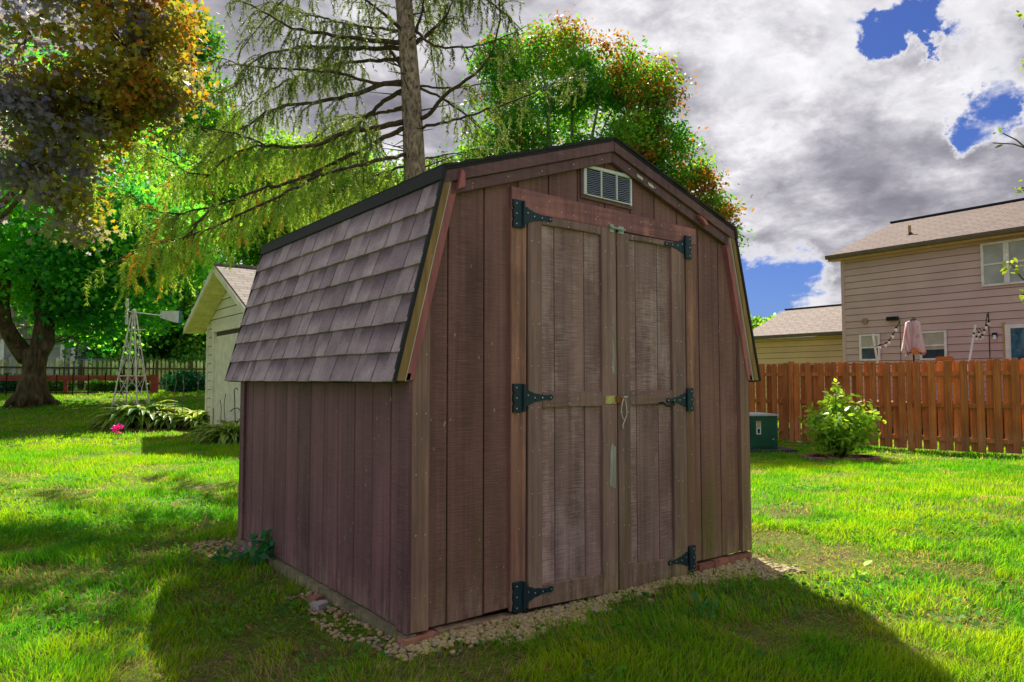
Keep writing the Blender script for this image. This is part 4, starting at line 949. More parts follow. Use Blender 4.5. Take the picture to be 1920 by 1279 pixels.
td = (P(340, 596, 15.75) - P(300, 592, 16.05)).normalized(); tn = td.cross(Vector((0, 0, 1))).normalized() * 0.006
def vane(pts_, mat, nm):
    vs = [Vector(p) + tn for p in pts_] + [Vector(p) - tn for p in pts_]
    MB().add(vs, [(0, 1, 2, 3), (7, 6, 5, 4), (0, 4, 5, 1), (1, 5, 6, 2), (2, 6, 7, 3), (3, 7, 4, 0)]).build(nm, mat, wm)
vane([P(300, 596, 16.05), P(334, 606, 15.8), P(336, 583, 15.8), P(302, 583, 16.05)], M['vane'], 'tail_vane')
vane([P(334.5, 606, 15.79), P(338, 607, 15.76), P(341, 583, 15.76), P(336.5, 583, 15.79)], M['vblue'], 'vane_tip')

# ------------------------------------------------------------------ picket fence, red rail, garden mesh
M['picket'] = simple('weathered_picket', (0.66, 0.60, 0.44), 0.85, var=0.35, scale=4, rnd=0.35); M['picketrail'] = simple('picket_rail', (0.10, 0.075, 0.05), 0.9)
pa = onG((-40 - 960) / 1328.8 * 24, 24.0); pb = onG((400 - 960) / 1328.8 * 30.0, 30.0)
pk = thing('picket_fence', tuple(pa), 'long grey weathered picket fence behind the windmill at the back of the lawn', 'fence')
dv = (pb - pa); dv.z = 0; Lp = dv.length; dv.normalize(); nv = Vector((-dv.y, dv.x, 0))
tmp = MB().prism([(-0.045, 0.02), (0.045, 0.02), (0.045, 1.12), (0.0, 1.20), (-0.045, 1.12)], 'y', 0, 0.02).build('picket', M['picket']); PK = tmp.data; bpy.data.objects.remove(tmp)
npk = int(Lp / 0.155); Rp = Matrix(((dv.x, nv.x, 0, 0), (dv.y, nv.y, 0, 0), (0, 0, 1, 0), (0, 0, 0, 1)))
for k in range(npk):
    p = pa + dv * (k * Lp / npk); s_ = random.uniform(0.93, 1.05)
    place('picket', PK, pk, Matrix.Translation((p.x, p.y, Gz(p))) @ Rp @ Matrix.Rotation(random.uniform(-.03, .03), 4, 'Y') @ Matrix.Diagonal((1, 1, s_, 1)))
for zr in (0.28, 0.86):
    a, b = pa + nv * -0.05, pb + nv * -0.05
    MB().tube([(a.x, a.y, Gz(a) + zr), (b.x, b.y, Gz(b) + zr)], 0.045, 4).build('fence_rail', M['picketrail'], pk)
for k in range(6):
    p = pa + dv * (Lp * (k + 0.3) / 6); MB().box(p.x - .05, p.x + .05, p.y - .05, p.y + .05, Gz(p), Gz(p) + 1.15).build('fence_post', M['picketrail'], pk)
M['mulchrail'] = simple('dull_board', (0.12, 0.05, 0.04), 0.9); M['redrail'] = simple('red_rail', (0.38, 0.055, 0.05), 0.7, var=0.25)
ra, rb = onG((-30 - 960) / 1328.8 * 22.8, 22.8), onG((297 - 960) / 1328.8 * 23.6, 23.6)
rl = thing('red_rail_fence', tuple(rb), 'low faded red rail on posts in front of the picket fence', 'fence')
dv2 = (rb - ra); dv2.z = 0; L2 = dv2.length; dv2.normalize(); nv2 = Vector((-dv2.y, dv2.x, 0))
def RB(): return MB(Vector((ra.x, ra.y, 0)), dv2, nv2)
zr_ = Gz(rb)
RB().box(0, L2 - 0.22, -0.03, 0.03, zr_ + 0.42, zr_ + 0.60).build('rail', M['redrail'], rl)
RB().box(0, L2 - 0.22, -0.03, 0.03, zr_ + 0.00, zr_ + 0.05).build('rail', M['mulchrail'], rl)
RB().box(L2 - 0.215, L2, -0.06, 0.08, zr_ - 0.1, zr_ + 0.62).build('post', M['redrail'], rl)
RB().box(L2 * 0.45, L2 * 0.45 + 0.1, 0.031, 0.12, zr_ - 0.1, zr_ + 0.6).build('post', M['redrail'], rl)
gm = thing('garden_mesh_fence', tuple(ra), 'thin black metal posts and wires standing before the red rail', 'fence')
for x in (22, 60, 115, 145, 174, 205, 236, 270):
    D_ = 22.6 + 0.8 * x / 300; p = onG((x - 960) / 1328.8 * D_, D_); p = p - FW * 0.2
    MB().tube([(p.x, p.y, Gz(p) - 0.05), (p.x, p.y, Gz(p) + 0.68)], 0.018, 6).build('post', M['dark'], gm)
for zz_ in (0.12, 0.3, 0.48, 0.64):
    RB().tube([(0, -0.22, zr_ + zz_), (L2, -0.22, zr_ + zz_)], 0.006, 4).build('wire', M['dark'], gm)

# ------------------------------------------------------------------ neighbour house glimpsed at the far left
nh = onG((110 - 960) / 1328.8 * 40, 40.0)
nb_ = thing('neighbour_house', tuple(nh), 'grey house with white porch posts glimpsed through trees behind the picket fence', 'house')
def NB(): return MB(Vector((nh.x, nh.y, 0)), RT, FW)
M['greywall'] = siding_mat('grey_siding', (0.46, 0.48, 0.52)); M['navy'] = simple('navy_paint', (0.015, 0.015, 0.05), 0.4)
NB().box(-8, 5.2, 0, 7, 0.3, 3.4).build('wall', M['greywall'], nb_)
for k in range(14): NB().box(-8, 5.2, -0.03, -0.002, 0.4 + k * 0.2, 0.4 + k * 0.2 + 0.185).build('siding_board', M['greywall'], nb_)
NB().prism([(-8.6, 3.3), (5.8, 3.3), (5.0, 5.2), (-7.8, 5.2)], 'y', -1.4, 7.4).build('roof', M['roofpale'], nb_)
for u in (-2.4, 0.9, 1.5, 3.6): NB().box(u, u + 0.22, -1.3, -1.1, 0.3, 3.3).build('porch_post', M['white'], nb_)
for u in (-6, -3.8): 
    o = NB().box(u, u + 1.1, -0.045, -0.031, 1.3, 2.5).build('window', M['glass_dark'], nb_); NB().box(u - 0.1, u + 1.2, -0.06, -0.0455, 1.2, 1.29).build('sill', M['white'], o)
NB().box(2.0, 4.6, -0.04, -0.031, 0.4, 2.6).build('garage_door', M['navy'], nb_)  # flat dark panel standing for the shade inside the garage opening
# dark blue car beyond the fence
cbp = onG((205 - 960) / 1328.8 * 34, 34.0)
car = thing('parked_car', tuple(cbp), 'dark blue car parked beyond the picket fence near the windmill', 'car')
def CB(): return MB(Vector((cbp.x, cbp.y, cbp.z)), (RT * 0.98 + FW * 0.2).normalized(), (FW * 0.98 - RT * 0.2).normalized())
CB().prism([(-2.2, 0.35), (2.2, 0.35), (2.25, 0.75), (1.9, 0.92), (1.0, 1.0), (0.5, 1.42), (-1.0, 1.45), (-1.7, 1.02), (-2.2, 0.9)], 'y', -0.85, 0.85, 0.06).build('body', M['navy'], car)
CB().prism([(-1.5, 1.02), (0.85, 1.02), (0.45, 1.36), (-0.95, 1.38)], 'y', -0.87, -0.84).build('side_window', M['glass_dark'], car)
for u in (-1.4, 1.4):
    for n_ in (-0.86, 0.66):
        wv_ = CB(); wv_.tube([(u, n_, 0.33), (u, n_ + 0.2, 0.33)], 0.33, 14); wo = wv_.build('wheel', M['dark'], car)
        CB().tube([(u, n_ - 0.01, 0.33), (u, n_ + 0.02, 0.33)], 0.18, 10).build('rim', M['galv'], wo)

# ------------------------------------------------------------------ vegetation helpers
LEAF4 = np.array([(0, 0), (0.42, 0.45), (0, 1.0), (-0.42, 0.45)])
LEAFM = np.array([(0, 0), (0.22, 0.16), (0.55, 0.12), (0.40, 0.42), (0.56, 0.70), (0.20, 0.66), (0, 1.0), (-0.20, 0.66), (-0.56, 0.70), (-0.40, 0.42), (-0.55, 0.12), (-0.22, 0.16)])
LEAFO = np.array([(0, 0), (0.20, 0.25), (0.22, 0.55), (0.0, 1.0), (-0.22, 0.55), (-0.20, 0.25)])
def unit(v): return v / np.maximum(np.linalg.norm(v, axis=-1, keepdims=True), 1e-9)
def leaves(pts, size, tmpl, up=0.6, droop=0.3, rng=RNG, dirs=None):
    """one flat leaf polygon per point"""
    n = len(pts); nrm = unit(rng.normal(size=(n, 3)) + np.array([0, 0, up])); d = rng.normal(size=(n, 3)) if dirs is None else dirs + 0.5 * rng.normal(size=(n, 3))
    d[:, 2] -= droop; d = unit(d - nrm * (d * nrm).sum(1, keepdims=True)); s = np.cross(nrm, d)
    sz = (size * rng.uniform(0.65, 1.25, n))[:, None, None]
    fold = np.abs(tmpl[:, 0])[None, :, None] * nrm[:, None, :] * 0.25
    V = pts[:, None, :] + (tmpl[None, :, 0:1] * s[:, None, :] + tmpl[None, :, 1:2] * d[:, None, :] + fold) * sz
    k = len(tmpl); F = np.arange(n * k).reshape(n, k); return V.reshape(-1, 3), F
def rep(C, k): return np.repeat(C, k, axis=0)
def shell(c, r, n, rng=RNG, inner=0.45, zmin=-1.0):
    out = []
    while len(out) < n:
        v = rng.normal(size=3); v /= np.linalg.norm(v)
        if v[2] < zmin: continue
        q = (inner + (1 - inner) * rng.random() ** 0.6)
        out.append(np.array(c) + v * np.array(r) * q)
    return out
def bend(a, b, k=5, sag=0.12, jit=0.05):
    a = Vector(a); b = Vector(b); L = (b - a).length; o = []
    for i in range(k + 1):
        t = i / k; p = a.lerp(b, t); p = p + Vector((0, 0, sag * L * math.sin(math.pi * t)))
        if 0 < i < k: p += Vector((random.uniform(-1, 1), random.uniform(-1, 1), random.uniform(-1, 1))) * jit * L
        o.append(p)
    return o
def tree(name, label, base, trunk, limbs, blobs, nclump, nleaf, lsize, colf, bk, tmpl=LEAF4, crad=0.55, group=None, rtw=0.018, cat='tree', inner=0.45, lmat=None, up=0.6, droop=0.3, flat=0.6):
    """trunk: [(pos, radius)...]; limbs: list of the same; blobs: [(centre, radii, weight)]"""
    t = thing(name, tuple(base), label, cat, group)
    MB().tube([p for p, r in trunk], [r for p, r in trunk], 12).build('trunk', bk, t, smooth=True)
    nodes = [Vector(p) for p, r in trunk[1:]]
    for lb_ in limbs:
        MB().tube([p for p, r in lb_], [r for p, r in lb_], 8).build('limb', bk, t, smooth=True); nodes += [Vector(p) for p, r in lb_[1:]]
    tot = sum(b[2] for b in blobs); cl = []
    for (c, r, w_) in blobs: cl += shell(c, r, max(2, int(nclump * w_ / tot)), inner=inner)
    tw = MB()
    for c in cl:
        cv = Vector(c); nd = min(nodes, key=lambda q: (q - cv).length + max(0, q.z - cv.z) * 1.2)
        pts_ = bend(nd, cv, 4, 0.06, 0.05); L = (cv - nd).length
        tw.tube(pts_, [rtw * (0.4 + 0.5 * L) * (1 - 0.75 * i / 4) for i in range(5)], 4, cap=False)
    tw.build('branches', bk, t, kind='stuff')
    per = max(1, nleaf // len(cl)); cl = np.array(cl); k = np.repeat(np.arange(len(cl)), per)
    off = RNG.normal(size=(len(k), 3)) * np.array([crad, crad, crad * flat]) * 0.62 * RNG.uniform(0.6, 1.3, len(cl))[k][:, None]
    pts_ = cl[k] + off
    V, F = leaves(pts_, lsize, tmpl, up, droop)
    C = colf(pts_, RNG.random(len(pts_)), k)
    np_mesh('foliage', V, F, rep(C, len(tmpl)), lmat or M['leaf'], t, 'stuff')
    return t
def pal(cols, t):
    cols = np.array(cols, float); x = np.clip(t, 0, 0.9999) * (len(cols) - 1); i = x.astype(int); f = (x - i)[:, None]
    return cols[i] * (1 - f) + cols[i + 1] * f
def V3(px, py, D): return tuple(P(px, py, D))

# ------------------------------------------------------------------ big green maple, left
gb = onG((62 - 960) / 1328.8 * 20, 20.0); mb0 = Vector(gb)
def MP(px, py, dD=0.0): return P(px, py, 20.0 + dD)
trunk = [(mb0 + Vector((0, 0, -0.15)), 0.50), (MP(62, 722), 0.38), (MP(63, 708), 0.31), (MP(64, 690), 0.29), (MP(66, 672), 0.31), (MP(66, 655), 0.30)]
limbs = [
 [(MP(52, 672), 0.26), (MP(38, 655), 0.24), (MP(22, 632, -.3), 0.21), (MP(8, 605, -.6), 0.19), (MP(4, 570, -.8), 0.17), (MP(10, 520, -1), 0.14), (MP(-20, 440, -1), 0.10), (MP(-60, 340, -1.5), 0.06)],
 [(MP(68, 665), 0.24), (MP(76, 640), 0.22), (MP(78, 600), 0.17), (MP(72, 560), 0.15), (MP(62, 500), 0.14), (MP(60, 420), 0.10), (MP(80, 330, .5), 0.06)],
 [(MP(74, 668), 0.20), (MP(90, 645), 0.16), (MP(93, 600, .4), 0.14), (MP(92, 565, .6), 0.13), (MP(110, 510, .8), 0.11), (MP(150, 455, 1), 0.08), (MP(200, 390, 1), 0.05)],
 [(MP(4, 570, -.8), 0.10), (MP(-40, 520, -1), 0.08), (MP(-120, 450, -2), 0.05)]]
def c_green(p, r, k):
    n = vnoise(p[:, 0] * 0.7, p[:, 2] * 0.7 + p[:, 1], 3)
    C = pal([(0.020, 0.12, 0.035), (0.030, 0.20, 0.050), (0.09, 0.30, 0.03), (0.20, 0.40, 0.03)], np.clip(0.75 * n + 0.45 * r - 0.05, 0, 1)); return C
gc = MP(50, 380)
m1 = tree('maple_tree', 'large green maple with forking trunk standing on the lawn at the left', gb, trunk, limbs,
     [(V3(-60, 420, 19), (4.2, 4, 2.0), 1.4), (V3(120, 400, 20), (3.6, 3.5, 1.9), 1.4), (V3(40, 250, 20.5), (5, 4.5, 2.8), 1.5), (V3(240, 440, 20.5), (1.8, 2, 1.4), 0.7), (V3(60, 500, 19.5), (3.2, 3, 0.9), 0.9), (V3(330, 470, 21), (1.0, 1.2, 1.2), 0.35), (V3(190, 585, 21.5), (1.6, 1.3, 0.9), 0.7), (V3(120, 570, 21.5), (1.1, 1.2, 0.8), 0.45)],
     340, 52000, 0.155, c_green, M['bark_maple'], LEAF4, 0.8)
# roots flaring at the trunk base
rt_ = [o for o in m1.children if o.name.startswith('trunk')][0]
for a in range(8):
    an = a * 0.785 + 0.3; d_ = Vector((math.cos(an), math.sin(an), 0)); L = random.uniform(0.5, 0.85)
    e_ = mb0 + d_ * L; MB().tube([mb0 + d_ * 0.25 + Vector((0, 0, 0.35)), mb0 + d_ * 0.55 + Vector((0, 0, 0.10)), (e_.x, e_.y, Gz(e_) - 0.03)], [0.15, 0.09, 0.03], 7).build('root', M['bark_maple'], m1, smooth=True)

# copper maple reaching in from the left, nearer
cbs = onG(-11.6, 14.5)
def c_copper(p, r, k):
    lat = (p - np.array(CAM)) @ np.array(RT); D = (p - np.array(CAM)) @ np.array(FW); px = 960 + lat / D * 1328.8
    n = vnoise(p[:, 0] * 1.3 + 5, p[:, 2] * 1.3 + p[:, 1], 8); kk = RNG.random(k.max() + 1)[k]
    edge = np.clip((px - 30) / 330, 0, 1)
    t = np.clip(0.14 + 0.48 * edge + 0.9 * (n - 0.5) + 0.65 * (kk - 0.5) + 0.45 * (r - 0.5), 0, 1)
    return pal([(0.14, 0.14, 0.27), (0.13, 0.11, 0.17), (0.11, 0.14, 0.035), (0.15, 0.16, 0.02), (0.20, 0.145, 0.018), (0.21, 0.080, 0.016)], t)
tr2 = [(cbs + Vector((0, 0, -0.1)), 0.36), (cbs + Vector((0.1, 0, 1.2)), 0.30), (cbs + Vector((0.1, 0.1, 3.0)), 0.25), (cbs + Vector((0.0, 0.1, 6.0)), 0.16), (cbs + Vector((0, 0, 9.0)), 0.06)]
b_ = lambda z, px, py, D: [(cbs + Vector((0.05, 0.05, z)), 0.12)] + [(q, 0.10 - 0.016 * i) for i, q in enumerate(bend(cbs + Vector((0.05, 0.05, z)), P(px, py, D), 5, 0.05, 0.03)) if i]
tree('copper_maple_tree', 'purple and orange leaved maple whose crown fills the upper left corner', cbs, tr2, [b_(3.0, 60, 330, 12.5), b_(3.6, 180, 230, 12.5), b_(4.5, 260, 120, 13), b_(5.5, 150, -40, 13), b_(4.0, -60, 200, 12)],
     [(V3(30, 60, 12.8), (3.0, 2.6, 2.2), 2.0), (V3(190, 60, 13), (1.5, 1.6, 1.7), 1.1), (V3(40, 230, 12.6), (1.4, 1.5, 1.1), 0.9), (V3(150, 240, 12.7), (0.9, 1, 0.9), 0.6), (V3(110, 360, 12.5), (0.55, 0.7, 0.7), 0.28), (V3(300, 60, 13), (0.5, 0.8, 1.0), 0.35), (V3(225, 160, 12.8), (0.8, 0.9, 0.8), 0.5), (V3(150, 420, 12.5), (0.22, 0.3, 0.35), 0.06), (V3(290, 180, 12.9), (0.6, 0.8, 0.35), 0.22)],
     250, 25000, 0.108, c_copper, M['bark_maple'], LEAFM, 0.40, rtw=0.012, droop=0.8)

# bright green trees behind
def c_bright(p, r, k):
    n = vnoise(p[:, 0] * 0.6 + 9, p[:, 2] * 0.6 + p[:, 1], 5)
    return pal([(0.020, 0.080, 0.014), (0.045, 0.15, 0.018), (0.11, 0.23, 0.022), (0.18, 0.29, 0.03)], np.clip(0.8 * n + 0.4 * r - 0.05, 0, 1))
def c_dark(p, r, k):
    n = vnoise(p[:, 0] * 0.6 + 2, p[:, 2] * 0.6 + p[:, 1], 6)
    return pal([(0.014, 0.065, 0.014), (0.025, 0.11, 0.018), (0.08, 0.20, 0.02), (0.19, 0.31, 0.02)], np.clip(0.75 * n + 0.5 * r - 0.15, 0, 1))
def simple_tree(name, label, px, D, ytop, blobs, nclump, nleaf, lsize, colf, bk, r0=0.25, group=None, crad=0.8, **kw):
    b0 = onG((px - 960) / 1328.8 * D, D); top = P(px, ytop, D); hh = top.z - b0.z
    tr = [(b0 + Vector((0, 0, -0.1)), r0 * 1.3), (b0 + Vector((0, 0, 0.4)), r0), (b0 + Vector((0.05, 0, hh * 0.35)), r0 * 0.8), (b0 + Vector((-0.1, 0.1, hh * 0.65)), r0 * 0.5), (b0 + Vector((0, 0, hh * 0.92)), r0 * 0.15)]
    lm = []
    for (c, r, w_) in blobs:
        s_ = b0 + Vector((0, 0, hh * random.uniform(0.25, 0.5))); q = bend(s_, Vector(c), 5, 0.05, 0.04)
        lm.append([(p, r0 * 0.5 * (1 - 0.16 * i)) for i, p in enumerate(q)])
    return tree(name, label, b0, tr, lm, blobs, nclump, nleaf, lsize, colf, bk, crad=crad, group=group, **kw)
simple_tree('shade_tree', 'dense dark green tree behind the windmill and picket fence', 300, 40, 60,
    [(V3(260, 560, 39), (4.0, 3.1, 2.8), 1.2), (V3(350, 420, 40), (4.2, 3.6, 3.8), 1.5), (V3(330, 230, 40), (3.4, 3.6, 4.0), 1.3), (V3(340, 80, 40), (2.0, 2.4, 2.5), 0.7), (V3(340, 620, 39.5), (2.8, 2.4, 1.8), 0.8), (V3(200, 480, 40), (3.1, 3.0, 2.8), 0.8)], 320, 56000, 0.24, c_dark, M['bark_maple'], 0.35, inner=0.2)
simple_tree('leafy_tree', 'bright green leafy tree behind the spruce above the shed roof', 600, 27, 250,
    [(V3(560, 420, 27), (3.2, 2.5, 2.2), 1.3), (V3(700, 380, 27.5), (2.4, 2.4, 2.0), 1), (V3(470, 380, 27), (2.2, 2.2, 2.2), 0.9), (V3(820, 400, 27.5), (2.2, 2.2, 1.6), 0.9), (V3(560, 320, 27), (1.6, 1.8, 1.1), 0.5), (V3(480, 560, 27), (2.2, 2, 2), 0.6)], 300, 60000, 0.17, c_bright, M['bark_maple'], 0.28, inner=0.25)
# maple turning orange behind the shed on the right
def c_turn(p, r, k):
    lat = (p - np.array(CAM)) @ np.array(RT); D = (p - np.array(CAM)) @ np.array(FW); px = 960 + lat / D * 1328.8; py = 711 - (p[:, 2] - 1.08) / D * 1328.8
    n = vnoise(p[:, 0] * 0.8 + 1, p[:, 2] * 0.8 + p[:, 1], 11); kk = RNG.random(k.max() + 1)[k]
    G_ = pal([(0.016, 0.085, 0.018), (0.03, 0.15, 0.020), (0.08, 0.21, 0.02), (0.17, 0.27, 0.025)], np.clip(0.7 * n + 0.5 * r - 0.1, 0, 1))
    O_ = pal([(0.13, 0.10, 0.012), (0.20, 0.085, 0.012), (0.21, 0.040, 0.015)], np.clip(kk * 0.8 + 0.3 * r, 0, 1))
    outer = np.clip((px - 1130) / 190, 0, 1) * 0.52 + np.clip((190 - py) / 140, 0, 1) * 0.22 + 0.06
    return np.where((kk < outer)[:, None], O_ * (0.7 + 0.5 * r[:, None]), G_)
tb0 = onG((1090 - 960) / 1328.8 * 23, 23.0)
def TP(px, py, dD=0): return P(px, py, 23 + dD)
tr3 = [(tb0 + Vector((0, 0, -0.1)), 0.36), (tb0 + Vector((0, 0, 0.5)), 0.27), (TP(1075, 560), 0.23), (TP(1065, 470), 0.2)]
lm3 = []
for (px, py, dD) in ((905, 150, 0), (950, 90, .6), (1010, 80, -.6), (1070, 90, .5), (1130, 130, -.5), (1200, 170, .6), (1240, 240, -.4), (1280, 330, .3), (1330, 400, -.3), (900, 280, -.5), (1020, 170, 0), (1150, 200, 0)):
    q = bend(TP(1065, random.uniform(440, 500)), TP(px, py, dD), 6, 0.03, 0.025); lm3.append([(p, 0.10 * (1 - 0.14 * i)) for i, p in enumerate(q)])
def TC(px, py, r, w_, dD=0): return (V3(px, py, 23 + dD), (r / 58, r / 58, r / 58 * 0.85), w_)
tree('turning_maple_tree', 'maple turning orange at its right edge rising behind the shed roof', tb0, tr3, lm3,
     [TC(950, 130, 70, 1.0), TC(1040, 100, 70, .9, .5), TC(1130, 150, 70, 1.0, -.4), TC(1200, 200, 62, .9), TC(1225, 160, 40, .4, .3), TC(960, 230, 85, 1.1), TC(1070, 220, 85, 1.0, .6), TC(1240, 280, 60, .8), TC(1290, 340, 45, .5), TC(1330, 400, 42, .45), TC(1300, 440, 50, .45, .3), TC(1150, 290, 80, 1.0), TC(900, 310, 60, .7), TC(1210, 350, 70, .8), TC(1360, 440, 22, .15)],
     380, 58000, 0.150, c_turn, M['bark_pale'], LEAFO, 0.50, rtw=0.014, inner=0.3, droop=0.5)
simple_tree('distant_tree', 'small green treetop showing above the beige garage roof', 1430, 48, 602, [(V3(1432, 612, 48), (0.9, 0.9, 0.6), 1), (V3(1405, 625, 48), (0.8, 0.8, 0.6), .6)], 30, 3000, 0.22, c_dark, M['bark_maple'], 0.2, crad=0.4)
for i, (px, D, yt, lab, cf) in enumerate(((-40, 44, 480, 'hazy olive tree behind the picket fence left of the big maple trunk', c_bright), (120, 46, 500, 'pale green tree beside the grey neighbour house', c_bright), (330, 40, 560, 'dark tree behind the cream garage', c_dark), (560, 44, 300, 'tall green tree far behind the cream garage roof', c_dark), (900, 42, 330, 'green tree low behind the shed ridge', c_bright))):
    simple_tree('background_tree', lab, px, D, yt, [(V3(px, yt + 60, D), (3.4, 3, 2.6), 1), (V3(px + 60, yt + 130, D), (3, 2.6, 2.4), 1), (V3(px - 60, yt + 120, D), (3, 2.6, 2.2), 1)], 110, 11000, 0.26, cf, M['bark_maple'], 0.22, group=None, crad=0.9, inner=0.2)
# shrubs and beds behind the picket fence
def shrub(name, label, c, r, n, size, colf, cat='shrub', tmpl=LEAF4, group=None):
    t = thing(name, (c[0], c[1], c[2]), label, cat, group); cc = (c[0], c[1], c[2] + r[2] * 0.75)
    st_ = MB()
    for a in range(7):
        e_ = Vector(cc) + Vector((random.uniform(-.7, .7) * r[0], random.uniform(-.7, .7) * r[1], random.uniform(0, .6) * r[2])); st_.tube(bend(Vector(c), e_, 3, 0.05, 0.04), [0.02, 0.015, 0.01, 0.005], 5)
    st_.build('stems', M['bark_maple'], t)
    q = np.array(shell(cc, r, n, inner=0.3)); q[:, 2] = np.maximum(q[:, 2], c[2] + 0.02)
    V, F = leaves(q, size, tmpl); np_mesh('foliage', V, F, rep(colf(q, RNG.random(n), np.arange(n)), len(tmpl)), M['plant'], t, 'stuff'); return t
def c_teal(p, r, k): return pal([(0.008, 0.05, 0.03), (0.012, 0.11, 0.06), (0.03, 0.17, 0.08)], r)
for (px, D, rx, rz, lab, cf) in ((352, 24.5, 0.85, 0.42, 'dark teal-green low bush against the picket fence beside the cream garage', c_teal), (262, 24.6, 0.5, 0.32, 'low leafy bush between the windmill legs and picket fence', c_dark), (205, 24.5, 0.7, 0.30, 'low bush behind the black garden posts left of the windmill', c_dark), (110, 24.4, 0.5, 0.30, 'low bush right of the maple trunk behind the red rail', c_dark), (20, 24.3, 0.8, 0.35, 'low bush left of the maple trunk behind the red rail', c_teal)):
    b0 = onG((px - 960) / 1328.8 * D, D); shrub('low_bush', lab, tuple(b0), (rx, 0.4, rz), 1600, 0.11, cf)
for (px, D, rx, rz, lab) in ((250, 33, 2.0, 0.9, 'bushy green shrub behind the picket fence near the windmill'), (370, 33, 1.8, 0.9, 'bushy green shrub behind the picket fence next to the cream garage'), (150, 34.5, 1.2, 0.45, 'small shrub in front of the grey neighbour house')):
    b0 = onG((px - 960) / 1328.8 * D, D); shrub('green_shrub', lab, tuple(b0), (rx, 1.0, rz), 4500, 0.16, c_dark)

# ------------------------------------------------------------------ the spruce
spb = onG(-1.18, 9.5)
SPT = [(spb + Vector((0, 0, -0.1)), 0.20), (P(786, 480, 9.5), 0.165), (P(778, 330, 9.5), 0.150), (P(774, 240, 9.5), 0.140), (P(770, 160, 9.5), 0.130), (P(764, 80, 9.5), 0.122), (P(757, 0, 9.5), 0.115)]
tp_ = P(757, 0, 9.5); dtp = (tp_ - P(770, 160, 9.5)).normalized(); SPT += [(tp_ + dtp * 2.5, 0.09), (tp_ + dtp * 5.0, 0.05), (tp_ + dtp * 6.6, 0.015)]
spr = thing('spruce_tree', tuple(spb), 'tall sparse spruce with drooping branches rising just behind the shed', 'tree')
MB().tube([p for p, r in SPT], [r for p, r in SPT], 14).build('trunk', M['bark_spruce'], spr, smooth=True)
